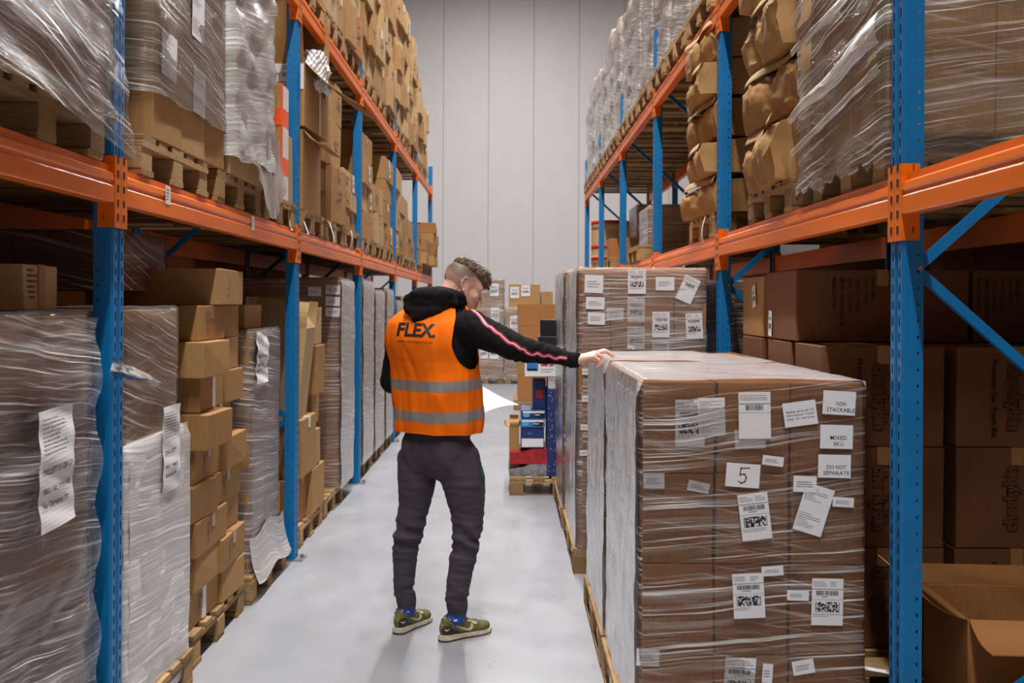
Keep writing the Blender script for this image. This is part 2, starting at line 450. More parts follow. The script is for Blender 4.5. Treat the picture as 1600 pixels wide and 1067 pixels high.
# ------------------------------------------------------------------ pallets, cartons, film
def _pallet_pieces(W, L, H):
    """W across the aisle face (local y), L into the rack (local x); returns name, mesh, positions"""
    def piece(nm, sx, sy, sz, seed):
        r = random.Random(seed); m = MB()
        b = .003
        pts = [(-sy / 2 + b, 0), (sy / 2 - b, 0), (sy / 2, b), (sy / 2, sz - b), (sy / 2 - b, sz), (-sy / 2 + b, sz), (-sy / 2, sz - b), (-sy / 2, b)]
        m.prism(pts, 'x', -sx / 2, sx / 2)
        return m.mesh(nm, WOOD)
    k = H / .144; out = []
    t = .022 * k; bh = .078 * k
    wide = piece('bottom_board', L, .12, t, 1); out += [('bottom_board', wide, (0, y, 0)) for y in (-W / 2 + .06, 0, W / 2 - .06)]
    blk = piece('block', .14, .11, bh, 2); out += [('block', blk, (x, y, t)) for x in (-L / 2 + .07, 0, L / 2 - .07) for y in (-W / 2 + .055, 0, W / 2 - .055)]
    st = piece('stringer_board', .14, W, t, 3); out += [('stringer_board', st, (x, 0, t + bh)) for x in (-L / 2 + .07, 0, L / 2 - .07)]
    d1 = piece('deck_board', L, .135, t, 4); d2 = piece('deck_board', L, .095, t, 5)
    g = (W - .135 * 3 - .095 * 2) / 4
    y = -W / 2; 
    for j in range(5):
        w_ = .135 if j % 2 == 0 else .095
        out.append(('deck_board', d1 if j % 2 == 0 else d2, (0, y + w_ / 2, 2 * t + bh))); y += w_ + g
    return out
_pc = {}
def pallet(x, y, z, label, W=.8, L=1.2, H=.144, rz=0.0, group='wooden pallets'):
    key = (W, L, H)
    if key not in _pc: _pc[key] = _pallet_pieces(W, L, H)
    p = empty('wooden_pallet', (x, y, z), rz); tag(p, label, 'pallet', group)
    for nm, me, loc in _pc[key]:
        o = link(me, nm, p, (loc[0] + rnd.uniform(-.004, .004), loc[1] + rnd.uniform(-.003, .003), loc[2]))
    return p

_ck = {}
def carton_mesh(w, d, h, mat=None, seed=0, crush=0.0, name='carton'):
    mat = mat or CARD
    key = (round(w, 3), round(d, 3), round(h, 3), mat.name, seed % 4, crush)
    if key in _ck: return _ck[key]
    r = random.Random(seed * 7 + 3)
    bm = bmesh.new()
    bmesh.ops.create_cube(bm, size=1.0)
    for v in bm.verts:
        v.co = Vector((v.co.x * w, v.co.y * d, (v.co.z + .5) * h))
        v.co += Vector((r.uniform(-1, 1), r.uniform(-1, 1), 0)) * min(.004 + crush * .02, .02)
    bmesh.ops.bevel(bm, geom=bm.edges[:], offset=.005 + crush * .01, segments=2, affect='EDGES', profile=.6)
    if crush > 0:
        bmesh.ops.subdivide_edges(bm, edges=[e for e in bm.edges if e.calc_length() > .08], cuts=9, use_grid_fill=True)
        off = Vector((seed * 3.1, seed * 1.7, seed * .9))
        for v in bm.verts:
            q = v.co + off; n = noise.noise_vector(q * 5.0) * crush * .055 + noise.noise_vector(q * 13.0) * crush * .014
            ridge = abs(noise.noise(q * 7.0 + Vector((9, 2, 4)))) * crush * .05
            c = Vector((v.co.x / (w / 2), v.co.y / (d / 2), (v.co.z / h - .5) * 2))
            bulge = (1 - c.z * c.z) * .05 * crush
            v.co += n * .8 + Vector((math.copysign(bulge * max(0, abs(c.x) - .6) * 2, c.x), math.copysign(bulge * max(0, abs(c.y) - .6) * 2, c.y), 0)) - Vector((c.x, c.y, 0)) * ridge
            v.co.z = max(v.co.z, 0.0)
            if c.z > .8: v.co.z = min(v.co.z - abs(n.z) * .8 * 1.2, h)
    me = bpy.data.meshes.new(name); bm.to_mesh(me); bm.free(); me.materials.append(mat)
    if crush > 0: me.polygons.foreach_set('use_smooth', [True] * len(me.polygons))
    _ck[key] = me; return me
_tk = {}
def tape_mesh(w, d, h, mat, along='x', drop=.07, tw=.05):
    """packing tape over the top seam and down both ends, hugging the carton"""
    key = (round(w, 3), round(d, 3), round(h, 3), mat.name, along, drop, tw)
    if key in _tk: return _tk[key]
    m = MB(); e = .0022; t = tw / 2
    if along == 'x':
        m.box(-w / 2 - e, w / 2 + e, -t, t, h - .002, h + e)
        m.box(-w / 2 - e - .002, -w / 2 + .002, -t, t, h - drop, h); m.box(w / 2 - .002, w / 2 + e + .002, -t, t, h - drop, h)
    else:
        m.box(-t, t, -d / 2 - e, d / 2 + e, h - .002, h + e)
        m.box(-t, t, -d / 2 - e - .002, -d / 2 + .002, h - drop, h); m.box(-t, t, d / 2 - .002, d / 2 + e + .002, h - drop, h)
    me = m.mesh('tape', mat); _tk[key] = me; return me
def carton(x, y, z, w, d, h, label=None, parent=None, rz=0.0, mat=None, seed=None, crush=0.0, tape='x', tmat=None, group=None, name='carton', cat='carton', drop=.07):
    """x, y = centre, z = underside"""
    seed = rnd.randrange(1000) if seed is None else seed
    o = link(carton_mesh(w, d, h, mat, seed, crush), name, parent, (x, y, z), (0, 0, rz))
    if parent is None: tag(o, label or 'TODO', cat, group)
    if tape and crush < .5: link(tape_mesh(w, d, h, tmat or TAPE, tape, drop), 'tape', o)
    return o

def paper_mb(w, h, t=.0006):
    m = MB(); m.box(-w / 2, w / 2, -h / 2, h / 2, -.0004, t); return m
def bars(m, x0, x1, y0, y1, z, seed, mi=1):
    r = random.Random(seed); x = x0
    u = (x1 - x0) / 70
    while x < x1 - u:
        b = r.choice((1, 1, 2, 3)) * u
        m.rect(x, min(x + b, x1), y0, y1, z, mi); x += b + r.choice((1, 1, 2)) * u
def code2d(m, x0, x1, y0, y1, z, seed, mi=1, nx=30, ny=8):
    r = random.Random(seed); m.rect(x0, x0 + (x1 - x0) * .03, y0, y1, z, mi); m.rect(x1 - (x1 - x0) * .03, x1, y0, y1, z, mi)
    xa = x0 + (x1 - x0) * .05; dx = ((x1 - x0) * .9) / nx; dy = (y1 - y0) / ny
    for j in range(ny):
        i = 0
        while i < nx:
            k = r.choice((1, 1, 2)); 
            if r.random() < .62: m.rect(xa + i * dx, xa + min(i + k, nx) * dx, y0 + j * dy, y0 + (j + 1) * dy, z, mi)
            i += k
def lines(m, x0, x1, ys, h, z, seed, mi=2, wmin=.4):
    """rows of small print too fine to read in the photograph: short word blocks"""
    r = random.Random(seed)
    for y in ys:
        x = x0; end = x0 + (x1 - x0) * r.uniform(wmin, 1)
        while x < end:
            b = r.uniform(.04, .14) * (x1 - x0); m.rect(x, min(x + b, end), y, y + h, z, mi); x += b + .022 * (x1 - x0)
_lab = {}
def ship_label(kind='ship', w=.105, h=.15, seed=0, s=''):
    key = (kind, w, h, seed, s)
    if key in _lab: return _lab[key]
    m = paper_mb(w, h); z = .0011; X0, X1 = -w / 2 * .9, w / 2 * .9
    if kind == 'ship':
        lines(m, X0, X1 * .1, [h * .42, h * .38, h * .34], h * .012, z, seed); lines(m, w * .08, X1, [h * .42, h * .38, h * .34], h * .012, z, seed + 1)
        m.rect(-w / 2, w / 2, h * .27, h * .28, z, 1); bars(m, X0 * .8, X1 * .8, h * .14, h * .24, z, seed)
        lines(m, X0 * .4, X1 * .4, [h * .10], h * .014, z, seed + 2, 1); m.rect(-w / 2, w / 2, h * .045, h * .05, z, 2)
        code2d(m, X0 * .85, X1 * .85, -h * .22, h * .0, z, seed); lines(m, X0, X1, [-h * .27, -h * .31], h * .012, z, seed + 3)
    elif kind == 'bar':
        lines(m, X0, X1, [h * .42, h * .37, h * .33], h * .012, z, seed); m.rect(-w / 2, w / 2, h * .24, h * .253, z, 1)
        bars(m, X0 * .62, X1 * .62, h * .11, h * .22, z, seed); m.rect(-w / 2, w / 2, h * .055, h * .06, z, 2)
    elif kind == 'doc':
        lines(m, X0, X1, [h * (.40 - .045 * q) for q in range(6)], h * .012, z, seed, 2, .3)
        lines(m, X0, X1, [h * (-.12 - .045 * q) for q in range(7)], h * .012, z, seed, 2, .3)
    elif kind == 'text':
        rows = s.split('|'); n = len(rows)
        for q, t in enumerate(rows):
            hh = h * .10 if n > 2 else h * .17
            m.text(t, w * (.0 if n > 2 else .06), (.06 if n > 2 else -.12) * h - q * hh * 1.5, hh, z, 3, align='c', bold=.004, w=w * (.82 if n > 2 else min(.86, .10 * len(t))))
    elif kind == 'lines':
        lines(m, X0 * .8, X1 * .8, [h * (.1 - .14 * q) for q in range(3)], h * .05, z, seed, 2, .7)
    elif kind == 'five':
        for a, b in (((.02, .30), (.36, .33)), ((.02, .30), (.0, .03)), ((.0, .03), (.18, .06)), ((.18, .06), (.27, -.08)), ((.27, -.08), (.22, -.25)), ((.22, -.25), (.08, -.33)), ((.08, -.33), (-.04, -.26))):
            p = Vector(((a[0] - .12) * h * 1.0, a[1] * h, 0)); q = Vector(((b[0] - .12) * h, b[1] * h, 0)); dr = (q - p).normalized() * .003; nn = Vector((-dr.y, dr.x, 0)) 
            nn = nn.normalized() * h * .022
            m.add([p - dr + nn, p - dr - nn, q + dr - nn, q + dr + nn], [(0, 1, 2, 3)], 1)
            m.v[-4:] = [(a_, b_, z) for a_, b_, _ in m.v[-4:]]
    me = m.mesh('shipping_label', [PAPER, INK, INKG, INK]); _lab[key] = me; return me
def stick(me, face, x, y, z, roll=0.0, parent=None, name='shipping_label'):
    M = onface(face, x, y, z, roll)
    o = bpy.data.objects.new(name, me); COL.objects.link(o)
    if parent is not None:
        o.parent = parent; bpy_loc = Matrix.Translation(parent.location) @ parent.rotation_euler.to_matrix().to_4x4()
        if parent.parent is not None: bpy_loc = Matrix.Translation(parent.parent.location) @ parent.parent.rotation_euler.to_matrix().to_4x4() @ bpy_loc
        M = bpy_loc.inverted() @ M
    o.matrix_local = M; return o

def film(parent, x0, x1, y0, y1, z0, z1, mat, amp=.008, seed=0, hem=0.0, top=True, pad=.007, dip=None, nz=None, rc=.03, pinch=0.0, layer=.3, hemfn=None):
    """stretch film wound round a load; coordinates in the parent's space"""
    pad = max(pad, amp * 1.4)
    x0 -= pad; x1 += pad; y0 -= pad; y1 += pad; z1 += .004
    W, D = x1 - x0, y1 - y0; per = 2 * (W + D)
    pts = []; st = .035
    def side(a, b, n0):
        n = max(2, int((Vector(b) - Vector(a)).length / st))
        for i in range(n): pts.append((Vector(a).lerp(Vector(b), i / n), Vector(n0)))
    side((x0 + rc, y0), (x1 - rc, y0), (0, -1)); pts.append((Vector((x1 - rc * .3, y0 + rc * .3)), Vector((.7, -.7))))
    side((x1, y0 + rc), (x1, y1 - rc), (1, 0)); pts.append((Vector((x1 - rc * .3, y1 - rc * .3)), Vector((.7, .7))))
    side((x1 - rc, y1), (x0 + rc, y1), (0, 1)); pts.append((Vector((x0 + rc * .3, y1 - rc * .3)), Vector((-.7, .7))))
    side((x0, y1 - rc), (x0, y0 + rc), (-1, 0)); pts.append((Vector((x0 + rc * .3, y0 + rc * .3)), Vector((-.7, -.7))))
    n = len(pts); us = [0]
    for i in range(1, n + 1): us.append(us[-1] + (pts[i % n][0] - pts[i - 1][0]).length)
    H = z1 - z0; nz = nz or max(6, int(H / .04)); V = []; UV = []
    so = Vector((seed * 5.3, seed * 2.1, seed * 3.7))
    rings = []
    for j in range(nz + 1):
        f = j / nz; ring = []
        for i in range(n + 1):
            p, nn = pts[i % n]
            zb = z0 + (hem * (noise.noise(Vector((p.x * 4, p.y * 4, seed))) + .3 * noise.noise(Vector((p.x * 19, p.y * 19, seed)))) if hem else 0)
            if hemfn: zb += hemfn(p.x, p.y)
            z = zb + (z1 - zb) * f
            q = Vector((p.x * 3, p.y * 3, z * 9)) + so
            dd = amp * (noise.noise(q) * 1.2 + .6 * noise.noise(q * 2.7)) 
            if pinch: dd -= pinch * max(0, math.sin(z / layer * 2 * math.pi)) ** 2 * (.4 + noise.noise(Vector((p.x * 2, p.y * 2, int(z / layer) * 3.3))))
            ex = .012 * (1 - f) ** 8 if hem else 0
            P2 = p + nn * (dd + ex)
            ring.append((P2.x, P2.y, z)); 
        rings.append(ring)
    if top:
        cx, cy = (x0 + x1) / 2, (y0 + y1) / 2
        for k, (sc, dz) in enumerate(((.985, .006), (.9, .004), (.7, .001), (.45, .003), (.2, .001))):
            ring = []
            for i in range(n + 1):
                px, py, _ = rings[nz][i]
                q = Vector((px * 5 * sc, py * 5 * sc, seed + k))
                z = z1 + dz + abs(noise.noise(q)) * .008 + (dip(px, py) if dip else 0)
                ring.append((cx + (px - cx) * sc, cy + (py - cy) * sc, z))
            rings.append(ring)
    faces = []; uvl = []
    for ri, ring in enumerate(rings):
        for i in range(n + 1):
            V.append(ring[i]); UV.append((us[i], ring[i][2] if ri <= nz else z1 + (ri - nz) * .12))
    w1 = n + 1
    for j in range(len(rings) - 1):
        for i in range(n): faces.append((j * w1 + i, j * w1 + i + 1, (j + 1) * w1 + i + 1, (j + 1) * w1 + i))
    me = bpy.data.meshes.new('stretch_film'); me.from_pydata(V, [], faces); me.materials.append(mat)
    uvlay = me.uv_layers.new(name='UVMap'); idx = [0] * len(me.loops); me.loops.foreach_get('vertex_index', idx)
    flat = []
    for k in idx: flat += UV[k]
    uvlay.data.foreach_set('uv', flat)
    me.polygons.foreach_set('use_smooth', [True] * len(me.polygons)); me.update()
    return link(me, 'stretch_film', parent)
def sheet(parent, fn, nu, nv, mat, lu, lv, name='loose_film'):
    """free hanging piece of film, fn(u,v)->point"""
    V = []; UV = []; F = []
    for j in range(nv + 1):
        for i in range(nu + 1): V.append(tuple(fn(i / nu, j / nv))); UV.append((i / nu * lu, j / nv * lv))
    for j in range(nv):
        for i in range(nu): a = j * (nu + 1) + i; F.append((a, a + 1, a + nu + 2, a + nu + 1))
    me = bpy.data.meshes.new(name); me.from_pydata(V, [], F); me.materials.append(mat)
    l = me.uv_layers.new(name='UVMap'); idx = [0] * len(me.loops); me.loops.foreach_get('vertex_index', idx)
    flat = []
    for k in idx: flat += UV[k]
    l.data.foreach_set('uv', flat); me.polygons.foreach_set('use_smooth', [True] * len(me.polygons)); me.update()
    return link(me, name, parent)

def wrapped(x0, x1, y0, y1, z0, z1, label, nx, ny, nz, fmat, mat=None, vis='all', fz0=None, gap=.004, amp=.006, seed=0, hem=0.0, top=True, rows=None, group='film wrapped loads', pinch=0.0, tape='x', dip=None, jit=.004, rc=.03, film_on=True, hemfn=None, layer=.3):
    """a load of cartons bound by film: ONE thing with carton and film parts. vis: faces to populate with cartons"""
    root = empty('wrapped_load', ((x0 + x1) / 2, (y0 + y1) / 2, z0)); tag(root, label, 'wrapped load', group)
    W, D, H = x1 - x0, y1 - y0, z1 - z0
    bw, bd = W / nx, D / ny
    hs = rows or [H / nz] * nz; z = 0
    r = random.Random(seed + 11)
    for k, bh in enumerate(hs):
        for i in range(nx):
            for j in range(ny):
                edge = (j == 0) or (i == 0 and vis != 'R') or (i == nx - 1 and vis != 'L') or k == len(hs) - 1
                if not edge: continue
                o = carton(-W / 2 + bw * (i + .5) + r.uniform(-jit, jit), -D / 2 + bd * (j + .5) + r.uniform(-jit, jit), z, bw - gap, bd - gap, bh - .002, parent=root, mat=mat, seed=r.randrange(4), tape=tape if k == len(hs) - 1 or (i + j + k) % 2 == 0 else None)
        z += bh
    if film_on:
        film(root, -W / 2, W / 2, -D / 2, D / 2, (fz0 - z0) if fz0 is not None else .0, H, fmat, amp, seed, hem, top, pinch=pinch, dip=dip, rc=rc, hemfn=hemfn, layer=layer)
    return root
# ------------------------------------------------------------------ right side, wrapped loads standing in the aisle
FA = film_mat(-.09, 1.1, .03, 1)
FSIDE = film_mat(-.12, .9, .52, 2, (.95, .91, .87, 1))
FT = film_mat(.02, .5, .60, 3, (.74, .69, .70, 1))
def aisle_label(root, kind, px, py, wpx, hpx, d, roll=0, seed=0, s=''):
    sc = d / FPX; p = P(px, py, d)
    return stick(ship_label(kind, round(wpx * sc, 4), round(hpx * sc, 4), seed, s), CAMF, p.x, d, p.z, R(roll), root)
AX0, AX1 = .434, 1.163; AD0, AD1 = 3.40, 4.44; AZ = 1.318
pallet(.80, 3.92, 0, 'pale wooden pallet under the big wrapped load at the right front', rz=R(90), W=.8, L=1.06, group=None)
A = wrapped(AX0, AX1, AD0, AD1, .144, AZ, 'waist-high film wrapped carton load at the right front, its face covered in white notices', 3, 2, 4, FA, CARDR, rows=[.279, .298, .298, .299], seed=1, amp=.005, group=None, top=False, tape=None, fz0=.03, rc=.012)
fd = AD0 - .0135
L_ = [('bar', 1180, 647, 50, 73, 1, 0, ''), ('text', 1251, 644, 52, 38, 8, 1, 'Pallet # 5 of 13|Description: mixed|Qty: 21 cartons'),
      ('text', 1312, 627, 51, 37, -3, 0, 'NON|STACKABLE'), ('text', 1308, 680, 51, 37, -1, 0, 'MIXED|SKU'), ('text', 1305, 726, 51, 36, -1, 0, 'DO NOT|SEPARATE'),
      ('five', 1162, 741, 53, 37, -4, 0, ''), ('ship', 1181, 805, 47, 73, 7, 3, ''), ('doc', 1273, 794, 46, 76, -17, 4, ''), ('lines', 1259, 754, 36, 25, -2, 5, ''),
      ('lines', 1319, 782, 33, 15, -3, 6, ''), ('lines', 1209, 718, 33, 15, -7, 7, ''), ('lines', 1093, 759, 34, 16, -12, 8, ''), ('lines', 1023, 750, 33, 24, 0, 9, ''),
      ('ship', 1172, 929, 49, 70, 3, 10, ''), ('lines', 1209, 890, 34, 15, 4, 11, ''), ('ship', 1295, 938, 49, 73, -1, 12, ''), ('lines', 1249, 928, 34, 16, -1, 13, ''),
      ('ship', 1079, 660, 46, 74, 0, 14, ''), ('doc', 1113, 650, 42, 60, 2, 15, ''), ('lines', 1015, 1026, 36, 27, -2, 16, ''), ('ship', 1158, 1062, 48, 73, -4, 17, ''),
      ('lines', 1202, 1050, 16, 30, -4, 18, ''), ('lines', 1258, 1040, 34, 22, 10, 19, ''), ('bar', 1173, 684, 48, 30, 2, 20, '')]
under = {14, 15, 9, 16, 17, 18, 19, 20, 8}
for kd, px, py, wp, hp, rl, sd, s in L_:
    d = AD0 - (.0045 + .0008 * (sd % 4) if sd in under and kd != 'text' else .0155 + .001 * (sd % 3))
    aisle_label(A, kd, px, py, wp, hp, d, rl, sd, s)
# round recycling print on a lower carton
m = MB()
for a in range(20):
    t0, t1 = a / 20 * 6.283, (a + .7) / 20 * 6.283
    for r0, r1 in ((.019, .021), (.013, .0145)):
        m.add([(r0 * math.cos(t0), r0 * math.sin(t0), 0), (r1 * math.cos(t0), r1 * math.sin(t0), 0), (r1 * math.cos(t1), r1 * math.sin(t1), 0), (r0 * math.cos(t1), r0 * math.sin(t1), 0)], [(0, 1, 2, 3)])
lines(m, -.01, .01, [.004, -.002, -.008], .003, 0, 1, 0)
pp = P(1247, 893, AD0); stick(m.mesh('printed_mark', INKB), CAMF, pp.x, AD0 - .0035, pp.z, 0, A, 'printed_mark')
# film on the aisle side and top: extra heavy turns
def side_sheet(root, x, y0, y1, z0, z1, seed, mat=FSIDE, fy=7, fz=3, sg=-1):
    c = root.location
    def fn(u, v):
        y = y0 + (y1 - y0) * u; z = z0 + (z1 - z0) * v
        q = Vector((y * fy, z * fz, seed))
        return Vector((x + sg * (.004 + .012 * abs(noise.noise(q)) + .007 * abs(noise.noise(q * 3)) - (.006 if v > .99 else 0)), y, z)) - c
    return sheet(root, fn, 36, 40, mat, y1 - y0, z1 - z0, 'side_film')
def top_sheet(root, x0, x1, y0, y1, z, seed, droop=.0):
    c = root.location
    def fn(u, v):
        x = x0 + (x1 - x0) * u; y = y0 + (y1 - y0) * v
        q = Vector((x * 4, y * 9, seed))
        e = min(u, 1 - u) ; zz = z + .008 + .012 * noise.noise(q) * min(1, e * 8) - droop * max(0, u - .72) * max(0, v - .3) * 4
        if u < .02: zz = z - .05; x = x0 - .006
        if u > .98: zz = z - .05; x = x1 + .008
        return Vector((x, y, zz)) - c
    return sheet(root, fn, 40, 34, FT, x1 - x0, y1 - y0, 'top_film')
side_sheet(A, AX0 - .01, AD0 + .01, AD1 - .01, .02, AZ, 1); top_sheet(A, AX0 - .012, AX1 + .012, AD0 - .008, AD1 + .01, AZ, 1)
pallet(.80, 4.98, 0, 'wooden pallet under the second wrapped load of the right hand row', rz=R(90), W=.8, L=1.0, group=None)
B = wrapped(.430, 1.165, 4.50, 5.46, .144, AZ, 'waist-high wrapped load under the hand of the man, behind the front one', 3, 2, 4, FA, CARDR, seed=2, group=None, top=False, tape=None, fz0=.03)
side_sheet(B, .42, 4.51, 5.44, .02, AZ, 2); top_sheet(B, .418, 1.177, 4.49, 5.47, AZ, 2, .05)
# tall loads behind
CX0, CX1 = .408, 1.150
FC = film_mat(-.03, 1.1, .10, 4)
pallet(.78, 6.63, 0, 'wooden pallet under the tall labelled load on the right', rz=R(90), W=.8, L=1.16, group=None)
Cc = wrapped(CX0, CX1, 6.06, 7.2, .144, 1.776, 'tall film wrapped load with many white labels, behind the two low wrapped loads', 4, 2, 9, FC, CARDR, rows=[.18] * 8 + [.192], seed=3, group=None, tape=None, top=True)
for kd, px, py, wp, hp, rl, sd in [('lines', 928, 443, 29, 28, -2, 1), ('lines', 930, 473, 29, 19, -2, 2), ('lines', 932, 497, 27, 19, -2, 3), ('ship', 995, 439, 28, 38, 0, 4), ('lines', 1039, 442, 29, 21, 0, 5),
        ('bar', 1075, 451, 26, 40, -24, 6), ('ship', 1033, 506, 27, 40, 0, 7), ('ship', 1085, 508, 26, 40, 3, 8), ('lines', 961, 490, 27, 20, 0, 9), ('ship', 994, 483, 27, 39, 0, 10), ('ship', 994, 527, 27, 36, 0, 11), ('ship', 1033, 546, 27, 40, 0, 12),
        ('lines', 916, 622, 12, 10, 0, 13), ('lines', 915, 667, 14, 9, -2, 14), ('lines', 914, 707, 14, 9, 3, 15), ('lines', 916, 580, 12, 10, 0, 16)]:
    aisle_label(Cc, kd, px, py, wp, hp, 6.06 - (.0135 if sd not in (9, 10, 11, 12) else .0045), rl, 30 + sd)
side_sheet(Cc, CX0 - .008, 6.08, 7.18, .04, 1.77, 3)
pallet(.77, 7.85, 0, 'wooden pallet under the second tall load on the right', rz=R(90), W=.8, L=1.16, group=None)
Dd = wrapped(.395, 1.13, 7.28, 8.42, .144, 1.80, 'tall wrapped load directly behind the labelled one on the right', 4, 2, 9, FC, CARD, seed=4, group=None, tape=None)
side_sheet(Dd, .385, 7.3, 8.4, .04, 1.79, 4)
pallet(.80, 9.09, 0, 'wooden pallet under the farthest tall load of the right row', rz=R(90), W=.8, L=1.16, group=None)
Ee = wrapped(.44, 1.14, 8.52, 9.65, .144, 1.83, 'farthest of the tall wrapped loads on the right, next to the blue boxes', 4, 2, 9, FC, CARD, seed=5, group=None, tape=None)
side_sheet(Ee, .43, 8.54, 9.63, .04, 1.82, 5)

# ------------------------------------------------------------------ right rack, floor level: large printed cartons
FONTH = 1
def bubble_print():
    """rounded outlined word with a line of plain text above, read from the bottom up once turned"""
    m = MB()
    vs, fs, wd, ht = text_geo('cheeky bin'.replace(' ', ''), .055, 0); k = .26 / wd
    def put(bold, z, mi):
        vs, fs, w2, h2 = text_geo('cheekybin', bold, 0); 
        ww = .26 + (bold - .055) * 2 * k
        kk = ww / w2; m.add([((a * kk) - ww / 2, b * kk * 1.12 - h2 * kk * .56, z) for a, b, _ in vs], fs, mi)
    put(.10, .0, 0); put(.062, .0006, 1); put(.02, .0012, 0)
    put(-.004, .0018, 1)
    m.text('Premium Car Trash Bin', -.15, -.085, .022, 0, 0, bold=.02, w=.31)
    return m.mesh('brand_print', [INKF if False else PRINTB, CARDD])
PRINTB = plain('dark_brown_print', rgb(30, 20, 16), .8, var=0)
BP = bubble_print()
def info_print():
    m = MB(); rows = ['Item: Box', 'Q.TY: 24 PCS', 'N.W: 12.5 KGS', 'G.W: 13.6 KGS', 'MEAS: 49X39X40 CM', 'Made in China']
    for q, t in enumerate(rows): m.text(t, -.12, .09 - q * .034, .017, 0, 0, bold=.015)
    return m.mesh('printed_text', [PRINTB])
IP = info_print()
pmix = MB()
def cheeky(x, y, z, w, d, h, label, pr=None, prx=0, flip=False):
    o = carton(x, y, z, w, d, h, label, mat=CARDD, tape='y', group=None, tmat=TAPE, seed=rnd.randrange(4))
    if pr is not None:
        stick(pr, CAMF, x + prx, y - d / 2 - .006, z + h * .5, R(90 if flip else -90), o, 'printed_text')
    return o
px0 = 1.25
pallet(1.80, 4.36, 0, 'pallet under the dark printed cartons in the right rack', H=.2, W=.9, L=1.15, group=None)
pallet(1.80, 5.35, 0, 'pallet standing behind the printed carton pallet in the right rack', H=.2, W=.9, L=1.15, group=None)
lv = ['bottom', 'middle', 'upper']
for r_ in range(3):
    z = .202 + .403 * r_
    for c_ in range(2):
        x = px0 + .245 + c_ * .535
        cheeky(x, 4.335, z, .488, .385, .40, f"large dark carton with bubble lettering, {lv[r_]} row, {'beside the aisle loads' if c_ == 0 else 'right of the blue post'}", BP, -.02, flip=(c_ == 1 and r_ == 1))
    for c_ in range(2):
        cheeky(px0 + .245 + c_ * .535, 4.80, z, .488, .40, .40, f"second-row dark carton standing behind the lettered ones, {lv[r_]} layer, {'left' if c_ == 0 else 'right'}")
    if r_ < 3:
        cheeky(px0 + .245, 5.33, z, .488, .42, .40, f"third-row carton far inside the right rack, {lv[r_]} layer")
zt = .202 + 1.209 + .003
t1 = cheeky(1.25 + .375, 4.78, zt, .75, .52, .312, 'wide carton with printed text lying on top of the lettered cartons, left of the post', IP, -.14)
cheeky(2.02 + .375, 4.78, zt, .75, .52, .312, 'wide carton on top of the lettered cartons, right of the post', IP, -.28)
t3 = carton(1.25 + .25, 5.34, zt, .5, .44, .30, 'carton with a white label on top, farther back in the right rack', mat=CARD, tape='y', seed=2)
stick(ship_label('ship', .07, .11, 40), RIGHTF, 1.25 - .006, 5.28, zt + .2, R(10), t3)
stick(ship_label('ship', .06, .12, 41), RIGHTF, 1.25 - .006, 4.95, zt + .07, R(-4), t1)
# wrapped loads deeper in right rack at floor level
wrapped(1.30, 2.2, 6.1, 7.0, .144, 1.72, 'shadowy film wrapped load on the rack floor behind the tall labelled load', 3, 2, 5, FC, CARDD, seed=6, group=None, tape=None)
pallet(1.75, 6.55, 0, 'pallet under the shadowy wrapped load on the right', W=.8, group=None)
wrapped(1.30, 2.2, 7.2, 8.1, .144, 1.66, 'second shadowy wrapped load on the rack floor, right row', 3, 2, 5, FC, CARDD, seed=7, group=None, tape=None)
pallet(1.75, 7.65, 0, 'pallet under the second shadowy wrapped load on the right', W=.8, group=None)

# open cartons at the lower right
def open_carton(x, y, z, w, d, h, label, rz=0, flaps=(60, -50, 20, 100), mat=None, parent=None, tilt=None, fl=None, group=None, fm=None):
    """four walls, a bottom and four flaps; flap angles from horizontal-inwards 0 to hanging outside 250"""
    mat = mat or CARD; t = .006
    o = MB().box(-w / 2, w / 2, -d / 2, d / 2, 0, t).box(-w / 2, w / 2, -d / 2, -d / 2 + t, t, h).box(-w / 2, w / 2, d / 2 - t, d / 2, t, h).box(-w / 2, -w / 2 + t, -d / 2 + t, d / 2 - t, t, h).box(w / 2 - t, w / 2, -d / 2 + t, d / 2 - t, t, h).build('open_carton', mat, parent)
    o.location = (x, y, z); o.rotation_euler = tilt or (0, 0, rz)
    if parent is None: tag(o, label, 'carton', group)
    fl = fl or min(w, d) / 2
    for (px_, py_, ax, ln, a) in ((0, -d / 2, (1, 0, 0), w, flaps[0]), (0, d / 2, (-1, 0, 0), w, flaps[1]), (-w / 2, 0, (0, -1, 0), d, flaps[2]), (w / 2, 0, (0, 1, 0), d, flaps[3])):
        if a is None: continue
        m = MB(); X = Vector(ax); inw = Vector((0, 0, 1)).cross(X)
        n = 5; pts = []
        th = R(a)
        for q in range(n + 1):
            s = q / n * fl; bend = .02 * math.sin(q / n * math.pi)
            dirv = inw * math.cos(th) + Vector((0, 0, 1)) * math.sin(th); nrm = -inw * math.sin(th) + Vector((0, 0, 1)) * math.cos(th)
            pts.append(Vector((px_, py_, h)) + dirv * s + nrm * bend)
        for q in range(n):
            a_, b_ = pts[q], pts[q + 1]; hw = X * (ln / 2 - .004); nr = ((b_ - a_).cross(X)).normalized() * .004
            vs = [a_ - hw, a_ + hw, b_ + hw, b_ - hw, a_ - hw + nr, a_ + hw + nr, b_ + hw + nr, b_ - hw + nr]
            m.add(vs, [(0, 1, 2, 3), (7, 6, 5, 4), (0, 4, 5, 1), (1, 5, 6, 2), (2, 6, 7, 3), (3, 7, 4, 0)])
        m.build('flap', mat, o)
    return o
pallet(2.0, 3.45, 0, 'pallet under the open cartons at the lower right', W=.8, group=None)
open_carton(1.80, 3.62, .145, .54, .44, .39, 'open carton with raised flaps at the lower right, farther one', R(-4), (195, 172, 148, 120), CARDR, fl=.20)
